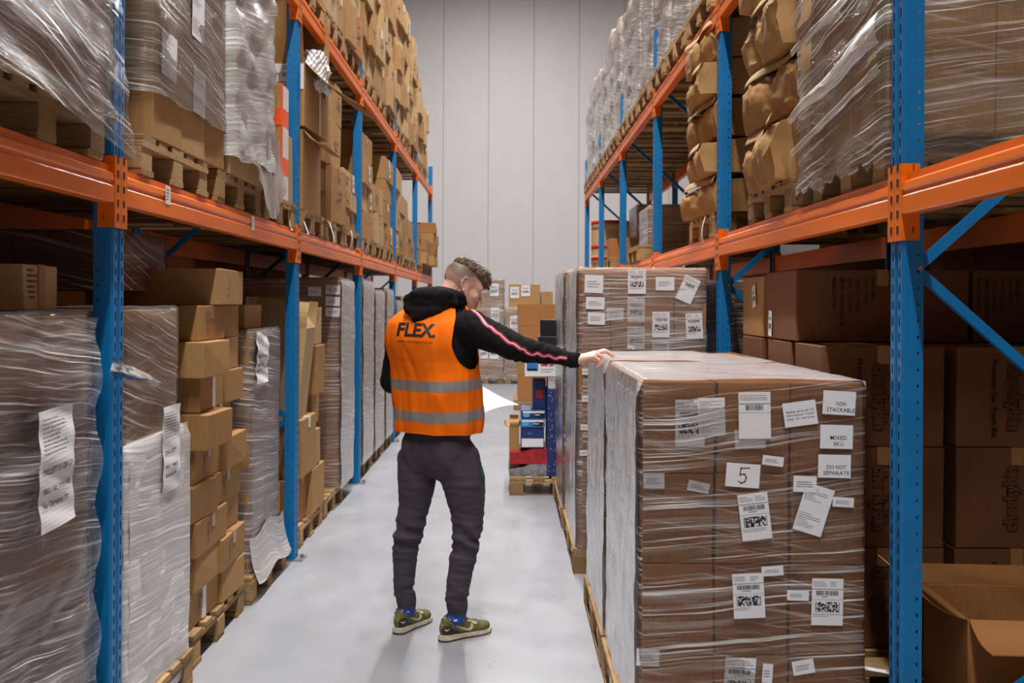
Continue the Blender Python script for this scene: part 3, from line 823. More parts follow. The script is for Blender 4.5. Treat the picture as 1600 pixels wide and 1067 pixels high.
open_carton(1.80, 2.96, .01, .46, .30, .30, 'open carton in the bottom right corner with folded back flap', R(-4), (200, 170, 190, 160), CARDR, fl=.16)
bs = paper_mb(.23, .03); bs.text('BEAUTY &', -.02, -.009, .018, .001, 1, bold=.01)
o = bs.build('paper_strip', [PAPER, INK]); o.matrix_world = basis((1.43, 3.86, .205), (1, -.1, -.16), (0, 1, .1)); tag(o, 'narrow white paper strip with capital letters lying on the pallet beside the blue post', 'paper strip')

# ------------------------------------------------------------------ right rack, lower shelf
SR = Z1R + .002; SD = SR + .146
FR = film_mat(-.14, 1.25, .05, 8)
pallet(1.80, 3.79, SR, 'wooden pallet with the wrapped load behind the nearest right post', W=.8, H=.144, L=1.15, group=None)
def tatter(x, y):
    return .05 * noise.noise(Vector((x * 11, y * 11, 5))) + .03 * noise.noise(Vector((x * 31, y * 31, 5))) 
Rb = wrapped(1.20, 2.25, 3.31, 4.30, SD, SD + 1.35, 'big wrapped load hanging over the orange beam behind the nearest right post', 3, 3, 3, FR, CARD, seed=8, fz0=SD - .10, hem=.0, hemfn=tatter, group=None, tape=None, amp=.012, rows=[.5, .42, .43])
MB().box(1.185 - 1.725, 1.2 - 1.725, 3.36 - 3.805, 3.44 - 3.805, .03, 1.3).build('corner_board', CARDL, Rb)
MB().box(1.185 - 1.725, 1.2 - 1.725, 4.10 - 3.805, 4.24 - 3.805, .03, 1.3).build('corner_board', CARDL, Rb)
def fn(u, v):
    y = 4.31 - 1.03 * u; z = 2.34 + .11 * u + .07 * (v - .5) * (.5 + u) + .01 * math.sin(u * 9); return Vector((1.165 - .018 * math.sin(v * 3.14) + .006 * noise.noise(Vector((u * 9, v * 4, 0))), y, z)) - Rb.location
sheet(Rb, fn, 50, 8, film_mat(0, 1.2, .45, 9), 1.03, .07, 'film_rope')
for k_, (za, zb) in enumerate(((2.75, 2.95), (2.62, 2.66), (2.20, 2.33))):
    def fn(u, v, za=za, zb=zb, k_=k_):
        y = 4.31 - 1.03 * u; z = za + (zb - za) * u + .035 * (v - .5); return Vector((1.170 - .010 * math.sin(v * 3.14) + .005 * noise.noise(Vector((u * 9, v * 4, k_))), y, z)) - Rb.location
    sheet(Rb, fn, 50, 5, film_mat(0, 1.2, .3, 9), 1.03, .035, 'film_rope')
def crumple(x, y, z, w, d, h, label, seed, cr=1.0, rz=0):
    """sagging carton: front panel folded inwards, loose top flap edge, puckered corners"""
    bm = bmesh.new(); bmesh.ops.create_cube(bm, size=1.0)
    bmesh.ops.subdivide_edges(bm, edges=bm.edges[:], cuts=26, use_grid_fill=True)
    r = random.Random(seed); off = Vector((seed * 3.1, seed * 1.7, seed * .9))
    fx = r.uniform(-.15, .15); lean = r.uniform(.0, .08)
    for v in bm.verts:
        c = Vector((v.co.x * 2, v.co.y * 2, v.co.z + .5))
        sag = 1 - .10 * cr * (1 - c.z) * 0
        p = Vector((v.co.x * w, v.co.y * d, c.z * h))
        q = p + off
        front = max(0, -c.x)          # towards the aisle
        prof = math.sin(c.z * math.pi)
        p.x -= front * (.035 * prof * cr + lean * .4 * (1 - c.z))
        # vertical crease on the front panel and folded corner
        cre = math.exp(-((c.y - fx * 2 - .25 * c.z) / .16) ** 2)
        p.x += front * cre * .022 * cr
        cor = math.exp(-((abs(c.y) - .93) / .10) ** 2) * front
        p.x += cor * .012 * prof; p.y -= math.copysign(1, c.y) * cor * .008 * prof
        n = noise.noise_vector(q * 6) * .011 * cr
        rid = (1 - abs(noise.noise(q * 8.0)) * 2.2); rid = max(0, rid) ** 3
        p += n * (.35 + front); p.x -= front * rid * .012 * cr
        p.z += (abs(c.y) < .98) * 0
        if c.z > .9: p.z += (.015 * math.sin(c.y * 4 + seed) - .012) * front
        p.z -= .03 * front * (c.z > .5) * (c.z - .5) * 2 * (1 + noise.noise(q * 4))
        if c.z < .12: p.z = max(p.z, -.006)
        v.co = p
    me = bpy.data.meshes.new('crumpled_carton'); bm.to_mesh(me); bm.free(); me.materials.append(CARD)
    me.polygons.foreach_set('use_smooth', [True] * len(me.polygons))
    try: me.set_sharp_from_angle(angle=R(32))
    except Exception: pass
    o = link(me, 'crumpled_carton', None, (x, y, z), (0, 0, rz)); tag(o, label, 'carton', 'crumpled cartons on the right rack')
    # torn top flap lip that droops over the front edge
    def fn(u, vv):
        yy = (-.46 + .92 * u) * d; s = vv
        return Vector((-w / 2 - .015 - .022 * s - .012 * math.sin(u * 7 + seed), yy, h - .010 - .01 * s - .03 * s * s + .006 * math.sin(u * 5 + seed * 2)))
    m = MB().grid(fn, 14, 4); b = len(m.v); k = len(m.f)
    m.v += [(a, b_, c_ - .005) for a, b_, c_ in m.v[:b]]; m.f += [tuple(i + b for i in f)[::-1] for f in m.f[:k]]; m.mi += [0] * k
    m.build('torn_flap', CARDL, o, True)
    MB().box(-w / 2 + .02, w / 2, -.025, .025, h - .004, h + .002).build('tape', TAPE, o)
    return o
rown = ['lowest', 'second from the bottom', 'third from the bottom', 'fourth from the bottom', 'topmost']
pallet(1.78, 4.85, SR, 'pallet under the stack of crumpled cartons next to the wrapped load', W=.8, L=1.15, group=None)
zz = SD
for k, h_ in enumerate((.30, .28, .31, .30)):
    crumple(1.20 + .28 + .03 * (k % 2), 4.84 - .02 * (k % 2), zz, .56, .80, h_ - .003, f'large crumpled sagging carton leaning over the beam, {rown[k]} of the near stack', 20 + k, 1.2, R((-5, 4, -3, 6)[k])); zz += h_
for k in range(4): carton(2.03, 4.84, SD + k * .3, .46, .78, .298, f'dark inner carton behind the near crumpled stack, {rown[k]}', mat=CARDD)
pallet(1.78, 6.55, SR, 'pallet under the farther stack of crumpled cartons on the right rack', W=.8, L=1.15, group=None)
wt = MB().grid(lambda u, v: Vector((-.004 - .02 * math.sin(v * 2.5), (u - .5) * .035, -v * .16)), 2, 6)
o = wt.build('wrap_tail', TAPEW, None, True, (1.19, 6.3, SR + .13)); tag(o, 'white tape tail hanging from the pallet of the farther crumpled stack', 'tape')
zz = SD
for k, h_ in enumerate((.235, .215, .25, .22, .25)):
    crumple(1.18 + .27 + .03 * ((k + 1) % 2), 6.5, zz, .54, .76, h_ - .003, f'crumpled sagging carton beside the second right post, {rown[k]} of the far stack', 40 + k, .9, R((5, -4, 3, -5, 4)[k])); zz += h_
for k in range(5): carton(2.0, 6.5, SD + k * .23, .46, .74, .228, f'dark inner carton behind the far crumpled stack, {rown[k]}', mat=CARDD)
# things on the lower shelf far down the right row
m = MB()
for q in range(5): 
    z0 = q * .12; m.tube((0, 0, z0), (0, 0, z0 + .12), .27, .27, 28, cap=(q in (0, 4)))
dr = m.build('cardboard_drum', CARDL, None, True, (1.42, 14.6, SR + .15)); tag(dr, 'round cardboard drum with red bands far down the right lower shelf', 'drum')
for z0 in (.06, .22, .56): MB().tube((0, 0, z0), (0, 0, z0 + .05), .275, .275, 28).build('red_band', RED, dr, True)
pallet(1.78, 14.7, SR, 'pallet under the cardboard drum', group=None)
pallet(1.78, 12.6, SR, 'farthest occupied pallet but one on the right lower shelf', group=None)
wrapped(1.5, 2.3, 12.2, 13.0, SD, SD + .62, 'small brown load with crossed tape far down the right lower shelf', 3, 2, 2, FC, CARD, seed=31, group=None, tape='y')
pallet(1.78, 10.0, SR, 'pallet under the low wrapped heap on the right lower shelf', group=None)
wrapped(1.3, 2.3, 9.65, 10.4, SD, SD + .36, 'low wrapped heap of brown cartons on the right lower shelf, third bay', 3, 2, 2, FC, CARDR, seed=32, group=None, tape='y')
carton(1.45, 12.05, SD - .14, .3, .3, .36, 'small carton with a white label beside the blue posts, right lower shelf', tape='y')
carton(1.4, 13.2, SD - .14, .3, .26, .42, 'brown carton standing behind the small labelled one, right lower shelf', tape='y', mat=CARDR)
carton(2.0, 9.1, SR, .5, .4, .5, 'dark upright carton at the back of the right lower shelf, third bay', tape='y', mat=CARDD)

# upper shelf of the right row: wrapped loads on pallets, one after the other
SU = Z2R + .002; UD = SU + .146
FU = film_mat(.25, 1.25, .30, 12, (.86, .84, .82, 1))
ys = [3.3, 4.2, 5.1, 6.15, 7.08, 8.0, 8.85, 9.7, 10.5, 11.5, 12.35, 13.2, 14.1, 15.0, 15.75]
for k, y in enumerate(ys):
    pos = f'{ORD[k]} from the camera' if k < 12 else ['third from the far end', 'second from the far end', 'at the very far end'][k - 12]
    pallet(1.78, y + .4, SU, f'wooden pallet on the upper shelf of the right row, {pos}', W=.8, group=None)
    h = 1.28 + .1 * math.sin(k * 2.1)
    wrapped(1.24, 2.28, y + .03, y + .79, UD, UD + h, f'white wrapped load on the right upper shelf, {pos}', 2, 2, 4, FU, CARDL, seed=50 + k, group=None, amp=.02, hem=.04, fz0=UD - .05, tape=None, pinch=.0, jit=.01, rc=.06)
# ------------------------------------------------------------------ left row, floor level
def XD(px, X=XL): return X * FPX / (px - 796)          # depth at which the plane x=X crosses photo column px
FLa = film_mat(.10, 1.2, .06, 13)
FLb = film_mat(.25, 1.0, .04, 14)
FLw = film_mat(.08, 1.1, .62, 15, (.95, .93, .91, 1))
# nearest wrapped load with scalloped film
pallet(-1.90, 2.86, 0, 'pallet under the bulging wrapped load at the left edge', group=None, W=.9)
N = wrapped(-2.40, -1.34, 2.36, 3.30, .144, 1.53, 'bulging film wrapped load with a long paper notice at the left front', 3, 3, 5, FLa, CARD, seed=60, amp=.012, pinch=.012, layer=.29, group=None, tape='y', jit=.006, rows=[.28, .28, .27, .28, .276], fz0=.02, hem=0)
def scallop(u, v):
    """vertical web of film between the load corner and the post, eaten away in arcs"""
    return None
c = N.location
def fn(u, v):
    z = .02 + 1.46 * v; per = .29
    ph = ((z - .16) % per) / per
    w_ = .075 - .062 * max(0, math.sin(ph * math.pi)) ** .6
    y = 3.30 + w_ * u
    return Vector((-1.335 - .02 * u + .006 * noise.noise(Vector((u * 3, z * 6, 1))), y, z)) - c
sheet(N, fn, 4, 90, FLa, .08, 1.46, 'loose_film')
# front skin: heavier diagonal turns
def fn(u, v):
    y = 2.36 + .95 * u; z = .02 + 1.5 * v; q = Vector((y * 4, z * 9, 3))
    return Vector((-1.308 + .012 * noise.noise(q) + .008 * noise.noise(q * 2.3) + .010 * math.sin((z - .15) / .28 * 6.283), y, z)) - c
FLd = film_mat(.12, 1.0, .05, 16); sheet(N, fn, 40, 80, FLd, .95, 1.5, 'loose_film')
# torn tail of film reaching past the post
def fn(u, v):
    a = P(158, 560, 3.38).lerp(P(236, 600, 3.30), u); b = P(158, 592, 3.38).lerp(P(228, 606, 3.30), u)
    q = a.lerp(b, v); q.x += .035 + .008 * noise.noise(Vector((u * 5, v * 6, 0))); q.z += .010 * noise.noise(Vector((u * 6, v * 5, 8))); q.y += .012 * math.sin(v * 7 + u * 3)
    return q - c
sheet(N, fn, 12, 8, film_mat(0, 1.2, .5, 17), .2, .08, 'film_tail')
# long notice
def notice(w, h, rows, seed, wav=.01):
    m = MB()
    def wv(x, y): return wav * math.sin(y / h * 9 + seed) + wav * .5 * math.sin(y / h * 23 + x * 20)
    m.grid(lambda u, v: Vector(((u - .5) * w + .03 * w * math.sin(v * 8 + seed), (v - .5) * h, wv((u - .5) * w, (v - .5) * h))), 8, 30)
    t = MB(); lines(t, -w * .42, w * .36, [h * (.42 - .035 * q) for q in range(9)], h * .008, 0, seed, 1, .5)
    for s, yy, hh, ww in rows: t.text(s, -w * .40, yy * h, hh * h, 0, 1, bold=.02, w=ww * w)
    for q, (x, y, _) in enumerate(t.v): t.v[q] = (x + .03 * w * math.sin((y / h + .5) * 8 + seed), y, wv(x, y) + .0035)
    m.add(t.v, t.f, 1); m.mi = m.mi[:240] + [1] * len(t.f)
    return m.mesh('paper_notice', [PAPER, INK])
nt = notice(.22, .30, [('PALLET 11 OF 17', -.03, .055, .8), ('SKU : B2_TT01-02', -.19, .05, .8), ('No Cartons: 77', -.31, .05, .7)], 1, .004)
pn = P(90, 728, 2.98)
o = stick(nt, LEFTF, -1.270, 2.92, pn.z, R(2), N); o.scale = (1.0, 1.12, 1); o.name = 'paper_notice'
# small carton on top of it
o = carton(-1.62, 3.13, 1.545, .40, .26, .135, 'low carton lying on the wrapped load at the left edge', mat=CARDL, tape='x', rz=R(4), drop=.13)
tl = MB(); lines(tl, -.06, .02, [.03 - .016 * q for q in range(6)], .006, 0, 3, 0); stick(tl.mesh('printing', INKB), LEFTF, -1.414, 3.10, 1.63, 0, o, 'printing')
# dark wrapped load behind
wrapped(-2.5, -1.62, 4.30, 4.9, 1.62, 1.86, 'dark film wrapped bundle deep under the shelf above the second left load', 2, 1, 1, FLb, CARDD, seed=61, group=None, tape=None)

# second load: tall, upper block slightly narrower
pallet(-1.90, 3.93, 0, 'pallet under the white wrapped tower behind the nearest left post', W=.72, group=None)
T = wrapped(-2.40, -1.325, 3.56, 4.26, .144, 1.06, 'white film wrapped tower of cartons right behind the nearest left post, lower block', 2, 2, 2, FLw, CARD, seed=62, fz0=.05, group=None, tape=None, rows=[.46, .456])
T2 = wrapped(-2.40, -1.345, 3.58, 4.22, 1.066, 1.545, 'upper block of the wrapped tower behind the nearest left post', 2, 2, 1, FLb, CARD, seed=63, group=None, tape=None, top=True)
side = film_mat(.08, .9, .45, 18, (.95, .93, .91, 1))
c2 = T.location
def fn(u, v):
    y = 3.60 + .68 * u; z = .06 + 1.02 * v; q = Vector((y * 5, z * 4, 2))
    return Vector((-1.312 - .01 * abs(noise.noise(q)) - .012 * (v > .97), y, z)) - c2
sheet(T, fn, 24, 40, side, .68, 1.02, 'side_film')
MB().box(-1.345 + 1.8625, -1.335 + 1.8625, 3.575 - 3.91, 3.64 - 3.91, .03, .9).build('corner_board', CARD, T)
nt2 = notice(.20, .33, [('PALLET', -.06, .05, .6), ('SKU : 9MP03', -.22, .045, .7), ('Cartons: 24', -.32, .04, .6)], 4, .003)
o = stick(nt2, LEFTF, -1.306, 4.02, P(271, 702, 4.02).z, R(0), T); o.name = 'paper_notice'

# third: loose cartons in shifted layers
pallet(-1.945, 4.86, 0, 'wooden pallet under the crooked pile of loose cartons on the left', W=.86, group=None)
tprint = MB()
lines(tprint, -.10, -.02, [.045 - .011 * q for q in range(3)], .004, 0, 5, 0, .8)
for q in range(5):
    for p_ in range(4):
        if (q * 3 + p_ * 5) % 4: tprint.rect(-.085 + p_ * .006, -.0795 + p_ * .006, -.012 + q * .006, -.0065 + q * .006, 0, 0)
lines(tprint, -.09, -.05, [-.03 - .011 * q for q in range(2)], .004, 0, 6, 0, .9)
tprint = tprint.mesh('printing', INKF)
z = .146; hrow = .157
offs = [(0, .0), (-.01, .03), (.0, -.0), (.03, -.03), (-.02, .04), (.06, -.02), (.02, .03), (.05, -.04), (.0, .02)]
split = [.44, .36, .50, .34, .42, .36, .48, .36, .40]
for k in range(9):
    dx, dy = offs[k]; y0 = 4.47; Wd = .80; sp = split[k]
    for j in range(2):
        wd = sp if j == 0 else Wd - sp
        yc = y0 + (sp / 2 if j == 0 else sp + (Wd - sp) / 2) + dy * (.4 if j else 1)
        xx = -1.345 - .21 + dx * (1 if j == 0 else -.5)
        o = carton(xx - (.03 if (k + j) % 3 == 0 else 0), yc, z, .42, wd - .006, hrow - .002, f"carton in the crooked loose floor pile on the left, {ORD[k]} layer, {'nearer' if j == 0 else 'farther'}", tape='y' if (k + j) % 2 else 'x', tmat=TAPE if (k + j) % 3 else TAPEW, mat=CARD, rz=R(rnd.uniform(-3, 3)), seed=rnd.randrange(4), drop=.15 if (k + j) % 3 == 0 else .06)
        if (k + j) % 2 == 0: stick(tprint, LEFTF, xx + .214 - (.03 if (k + j) % 3 == 0 else 0), yc, z + hrow * .5, 0, o, 'printing')
    z += hrow
for k in range(6): carton(-1.98, 4.85, .146 + k * .235, .40, .78, .233, f'carton at the back of the crooked loose pile, {ORD[k]} from below')
o = carton(-1.62, 4.92, z + .001, .60, .50, .165, 'long carton lying across the top of the crooked loose pile', tape='y', mat=CARD, rz=R(3))
stick(tprint, LEFTF, -1.316, 4.93, z + .08, 0, o, 'printing')

FTS0 = film_mat(.12, 1.0, .45, 29)
# fourth: grey wrapped column
pallet(-1.93, 5.80, 0, 'pallet under the grey wrapped column before the second left post', W=.84, group=None)
G = wrapped(-2.40, -1.36, 5.44, 6.16, .144, 1.42, 'grey film wrapped column of cartons just before the second left post', 2, 2, 7, film_mat(.1, 1.1, .12, 19), CARD, seed=64, fz0=.10, group=None, tape=None, pinch=.02, layer=.18)
carton(-1.62, 5.72, 1.43, .42, .36, .13, 'small filmed carton on the grey wrapped column', mat=CARD, tape='y')
nt3 = notice(.26, .28, [('PALLET 12 OF', .0, .05, .7), ('SKU : 03', -.16, .05, .5), ('QTY', -.28, .05, .3)], 7, .006)
o = stick(nt3, LEFTF, -1.340, 5.64, P(402, 562, 5.5).z, R(0), G); o.name = 'paper_notice'
def fn(u, v):
    y = 5.42 + .8 * u; z = .10 + .24 * v
    return Vector((-1.35 + .05 * (1 - v) ** 2 + .006 * noise.noise(Vector((y * 9, z * 9, 0))), y, z - .02 * math.sin(u * 9))) - G.location
sheet(G, fn, 20, 10, FTS0, .8, .24, 'film_skirt')

# fifth: pile with a leaning open carton behind the second post
pallet(-1.93, 7.02, 0, 'pallet under the mixed cartons behind the second left post', W=.8, group=None)
open_carton(-1.52, 6.74, .83, .34, .42, .60, 'tall open carton leaning out of the left rack with white inner flap', tilt=(R(0), R(6), R(3)), flaps=(75, 100, 110, 35), mat=CARDL)
carton(-1.56, 6.83, .146, .40, .60, .30, 'carton at the bottom of the mixed pile behind the second left post', tape='x', mat=CARDR)
carton(-1.50, 6.86, .449, .36, .52, .372, 'carton below the leaning open one, second left post', tape='x', tmat=TAPEW)
o = crumple(-1.50, 7.14, .455, .34, .36, .24, 'crumpled carton bulging into the aisle on the mixed left pile', 71, .8)
o['group'] = 'crumpled cartons low on the left'
o = crumple(-1.52, 7.20, .146, .40, .44, .30, 'sack-like swollen carton at the foot of the mixed left pile', 72, 1.3); o['group'] = 'crumpled cartons low on the left'
carton(-1.56, 7.46, .71, .34, .26, .22, 'small carton in the mixed left pile behind the crumpled one', tape='x')
carton(-1.53, 7.32, .935, .40, .34, .34, 'taped carton with white label in the mixed left pile', tape='y')
carton(-1.55, 7.30, 1.28, .40, .32, .26, 'rounded carton on top of the mixed left pile', tape='x', mat=CARDL)
pallet(-1.93, 7.92, 0, 'pallet before the tall brown wrapped tower on the left', W=.8, group=None)
# tall towers
FT1 = film_mat(-.05, 1.0, .08, 20)
FTS = film_mat(.12, 1.0, .45, 29)
tw = [(8.0, 8.72, 1.76, 'tall brown and white wrapped tower with three white notices on its near side'), (9.20, 9.95, 1.78, 'wrapped tower next after the noticed one on the left floor'),
      (10.05, 10.80, 1.70, 'second wrapped tower after the noticed one on the left floor'), (10.95, 11.65, 1.72, 'wrapped tower before the fourth left post'), (11.95, 12.7, 1.6, 'wrapped tower after the fourth left post'),
      (12.8, 13.6, 1.65, 'second wrapped tower after the fourth left post'), (14.7, 15.5, 1.6, 'wrapped tower after the fifth left post'), (15.6, 16.4, 1.5, 'last wrapped tower of the left floor row')]
for k, (a, b, h, lab) in enumerate(tw):
    if k: pallet(-1.93, (a + b) / 2, 0, 'pallet under the ' + lab, W=.8, group=None)
    t = wrapped(-2.4, -1.32, a, b, .144, h, lab, 3, 2, 4, FT1, CARDR if k == 0 else CARD, seed=80 + k, fz0=.13, group=None, tape=None, amp=.008)
    side_sheet(t, -1.305, a + .02, b - .02, .13, h - .01, 100 + k, FTS, 6, 2, 1)
    if k < 3:
        for q, (px, py) in enumerate(((522, 454), (521, 472), (521, 489))):
            pp = P(px, py, 8.0); stick(ship_label('lines', .11, .07, q), CAMF, -1.36 - (.0 if k == 0 else .02), a - .014, pp.z - k * .1, R(-3), t)
        if k == 0: stick(ship_label('lines', .10, .07, 5), CAMF, -1.50, a - .014, 1.66, 0, t)
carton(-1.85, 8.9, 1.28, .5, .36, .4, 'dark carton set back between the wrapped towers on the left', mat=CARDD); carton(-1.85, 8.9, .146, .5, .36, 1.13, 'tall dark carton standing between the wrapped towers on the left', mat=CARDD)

# ------------------------------------------------------------------ left row, lower shelf
SL = Z1L + .002; DL = SL + .146
pys = [2.50, 2.87 + .18, 4.05, 5.02, 5.90, 6.84, 7.72, 8.56, 9.55, 10.4, 11.25, 12.3, 13.1, 13.95, 15.0, 15.8, 16.6]
pl = [pys[0], pys[1]]
for k, y in enumerate([2.02, 2.92, 4.06, 5.02, 5.90, 6.86, 7.74, 8.58, 9.55, 10.4, 11.25, 12.3, 13.1, 13.95, 15.0, 15.8, 16.6]):
    pos = ORD[k] + ' from the camera' if k < 12 else ['fifth', 'fourth', 'third', 'second', 'first'][k - 12] + ' from the far end'
    p = pallet(-1.90, y, SL, f'wooden pallet on the left lower shelf, {pos}', W=.8, L=1.2, group=None)
    if 4 <= k <= 8:
        tl = MB().grid(lambda u, v: Vector((.012 + .03 * math.sin(v * 2 + k), (u - .5) * .055 + .02 * v * math.sin(k), -v * .15)), 3, 6)
        q = tl.build('hanging_label', PAPER, p, True); q.location = (.60, -.3 if k != 4 else .3, .13)
FN = film_mat(.12, 1.0, .06, 22)
def hemf(x, y): return .10 * 0 + max(-.16, (3.0 - y) * .0)
NL = wrapped(-2.42, -1.28, 2.02, 3.28, DL, DL + 1.3, 'big white wrapped load on the left shelf above the nearest bay', 3, 3, 3, FN, CARD, seed=90, fz0=DL - .02, group=None, tape=None, amp=.015, rows=[.45, .45, .4], hem=.03)
FN2 = film_mat(.12, 1.25, .02, 23)
def fn(u, v):
    y = 1.9 + 1.46 * u; zb = DL - .04 - .10 * max(0, u - .55) * 2.2; z = zb + (1.3) * v
    q = Vector((y * 3, z * 2, 2)); 
    return Vector((-1.262 + .016 * noise.noise(q) + .012 * noise.noise(Vector((y * 2, (z + .12 * y) * 14, 0))) + .035 * (1 - v) ** 6, y + .05 * (1 - v) ** 5 * (u > .8), z)) - NL.location
sheet(NL, fn, 50, 46, FN2, 1.46, 1.3, 'loose_film')

FM = film_mat(.11, 1.1, .06, 24)
M1 = wrapped(-2.38, -1.30, 3.78, 4.72, DL, DL + .205 * 2 + 1.0, 'cartons half wrapped in film on the left shelf, between the first and second post', 2, 3, 5, FM, CARD, seed=91, fz0=DL + .17, hem=.04, group=None, tape=None, rows=[.195, .20, .21, .40, .40], top=True)
for (y, z, w_, h_, sd) in ((3.92, 2.50, .17, .17, 1), (4.30, 2.44, .16, .19, 2), (4.28, 2.75, .16, .20, 3)):
    stick(ship_label('doc', w_, h_, 60 + sd), LEFTF, -1.2885, y, z, R(-2), M1)
M2 = wrapped(-2.38, -1.29, 4.80, 5.58, DL, DL + 1.45, 'pale load in thick crinkled film hanging down over the beam, second left bay', 2, 2, 4, film_mat(-.15, 1.3, .42, 25, (.88, .86, .83, 1)), CARDL, seed=92, fz0=DL + .08, hem=.05, group=None, tape=None, amp=.02)
def fn(u, v):
    y = 4.86 + .88 * u; dr = .02 + .26 * max(0, math.sin((u - .12) * 3.0)) ** 2; z = DL + .30 - (.30 + dr - .12) * v
    q = Vector((y * 12, z * 2, 2))
    return Vector((-1.268 + .03 * v * v + .022 * noise.noise(q) + .01 * noise.noise(q * 2), y, z)) - M2.location
sheet(M2, fn, 40, 14, film_mat(1.8, 1.1, .30, 26, (.90, .88, .86, 1)), .88, .5, 'film_skirt')
# flat upright carton with orange warning tape
o = carton(-1.47, 6.02, DL, .32, .17, .66, 'narrow upright carton with two bands of orange warning tape, before the second left post', tape=None, mat=CARD, group=None)
MB().box(-.002, .002, -.088, .088, .0, .65).build('white_side', TAPEW, o, loc=(.1625, 0, 0))
for zz_ in (.14, .42):
    m = MB().box(-.163, .165, -.088, .088, 0, .10)
    t = MB(); lines(t, -.10, .14, [.02, .055], .02, .0, int(zz_ * 10), 0, .9)
    q = m.build('warning_tape', TAPEO, o, loc=(0, 0, zz_)); t.build('printing', INK, q).matrix_local = onface(CAMF, 0, -.0885, .01)
MB().box(.160, .168, -.0895, -.080, .0, .66).build('orange_edge', TAPEO, o)
carton(-1.47, 6.22, DL, .30, .16, .40, 'pale short carton right behind the second left post foot, lower shelf', mat=CARDL, tape=None)
# fragile carton, open, with bubble wrap
lowc = open_carton(-1.53, 6.86, DL, .44, .62, .50, 'open upright carton under the fragile one, its flap hanging to the aisle', flaps=(None, None, None, 215), mat=CARD, fl=.17)
fr = open_carton(-1.53, 6.88, DL + .52, .50, .66, .40, 'open carton with a fragile warning in capitals and one long flap reaching over the aisle', flaps=(98, 95, 88, 218), mat=CARD, fl=.42, rz=R(-3))
m = paper_mb(.23, .16); z_ = .0012
m.text('MUY FRAGIL', -.105, -.005, .030, z_, 1, bold=.02, w=.20); m.text('NO GOLPEAR', -.09, -.058, .026, z_, 1, bold=.02, w=.18)
lines(m, -.02, .10, [.06, .045], .006, z_, 3, 2); lines(m, -.105, -.06, [.06, .05, .04], .005, z_, 4, 2)
q = m.build('warning_label', [PAPER, INK, INKG], fr); q.matrix_local = onface(CAMF, .13, -.334, .31)
tp = MB().box(.25, .2525, .06, .10, 0, .40).build('tape', TAPEC, fr)
bw = MB()
def fn(u, v):
    a = u * 6.283; q = Vector((math.cos(a) * 2, math.sin(a) * 2, v * 4)); r_ = (.13 - .03 * v) * (1 + .22 * noise.noise(q)) * math.sin(min(1, v * 1.4 + .45) * 1.9)
    dot = .006 * (math.sin(u * 120) * math.sin(v * 40))
    return Vector((math.cos(a) * (r_ + dot), math.sin(a) * (r_ + dot) * 1.7, v * .27 + .02 * noise.noise(q * 1.3)))
bw.grid(fn, 160, 40, closeu=True); 
BUB = plain('bubble_wrap', rgb(226, 228, 232), .25, var=.05, nscale=30, bump=.4)
o = bw.build('bubble_wrap', BUB, None, True, (-1.34, 6.98, DL + .80)); tag(o, 'crumpled roll of white bubble wrap sticking out of the fragile carton', 'bubble wrap')
carton(-1.95, 7.0, DL + .93 - .01 + .01, .5, .6, .22, 'dark open-topped carton above the bubble wrap, under the upper shelf', mat=CARD, tape='x')
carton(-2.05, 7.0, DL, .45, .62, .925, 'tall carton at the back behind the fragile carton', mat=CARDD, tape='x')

def shelf_stack(y0, y1, specs, desc, z0, xf=-1.32, wx=.46, grp=None):
    """specs: rows from the bottom, each [h, [(fraction, mat, dx)]]"""
    z = z0
    for k, (h, cs) in enumerate(specs):
        y = y0
        for j, (f, mt, dx) in enumerate(cs):
            wd = (y1 - y0) * f
            o = carton(xf - wx / 2 + dx, y + wd / 2, z, wx, wd - .006, h - .003, f"carton in {desc}, {ORD[k]} layer" + ('' if len(cs) == 1 else (', nearer' if j == 0 else ', farther' if j == 1 and len(cs) == 2 else ', middle' if j == 1 else ', farthest')), tape='x' if (k + j) % 2 else 'y', mat=mt, rz=R(rnd.uniform(-3, 3)), group=grp, drop=.08, tmat=TAPE if rnd.random() < .7 else TAPEW)
            r_ = rnd.random()
            if r_ < .5 and h > .12: stick(wordp if r_ < .25 else tprint, LEFTF, xf + dx + .006, y + wd / 2, z + h * .5, 0, o, 'printing')
            elif r_ < .62: stick(ship_label('ship', .10, .14, int(r_ * 100)), LEFTF, xf + dx + .006, y + wd / 2, z + h * .5, 0, o)
            y += wd
        z += h
    return z
wp = MB(); lines(wp, -.09, .09, [.0], .028, 0, 8, 0, 1); lines(wp, -.07, .07, [-.03, -.05], .008, 0, 9, 0, 1); wordp = wp.mesh('printing', INKF)
C, CR, CL_, CD = CARD, CARDR, CARDL, CARDD
shelf_stack(7.36, 8.12, [(.42, [(.30, CD, -.03), (.70, C, .03)]), (.34, [(.28, CR, -.02), (.72, C, 0)]), (.30, [(.6, C, -.02), (.4, C, 0)])], 'the printed pile behind the fragile carton', DL)
shelf_stack(8.2, 8.98, [(.17, [(.5, C, 0), (.5, C, -.02)]), (.15, [(.45, C, .01), (.55, CL_, 0)]), (.16, [(.5, CL_, 0), (.3, C, 0)])], 'low pile before the third left post', DL)
shelf_stack(9.16, 9.96, [(.24, [(.5, C, 0), (.5, C, .01)]), (.23, [(.6, CL_, 0), (.4, C, 0)]), (.24, [(1, C, .02)]), (.23, [(.9, C, 0)])], 'pile right after the third left post', DL)
shelf_stack(10.02, 10.80, [(.30, [(.5, CL_, 0), (.5, CL_, 0)]), (.26, [(.7, C, 0), (.3, CL_, 0)])], 'second pile after the third left post', DL)
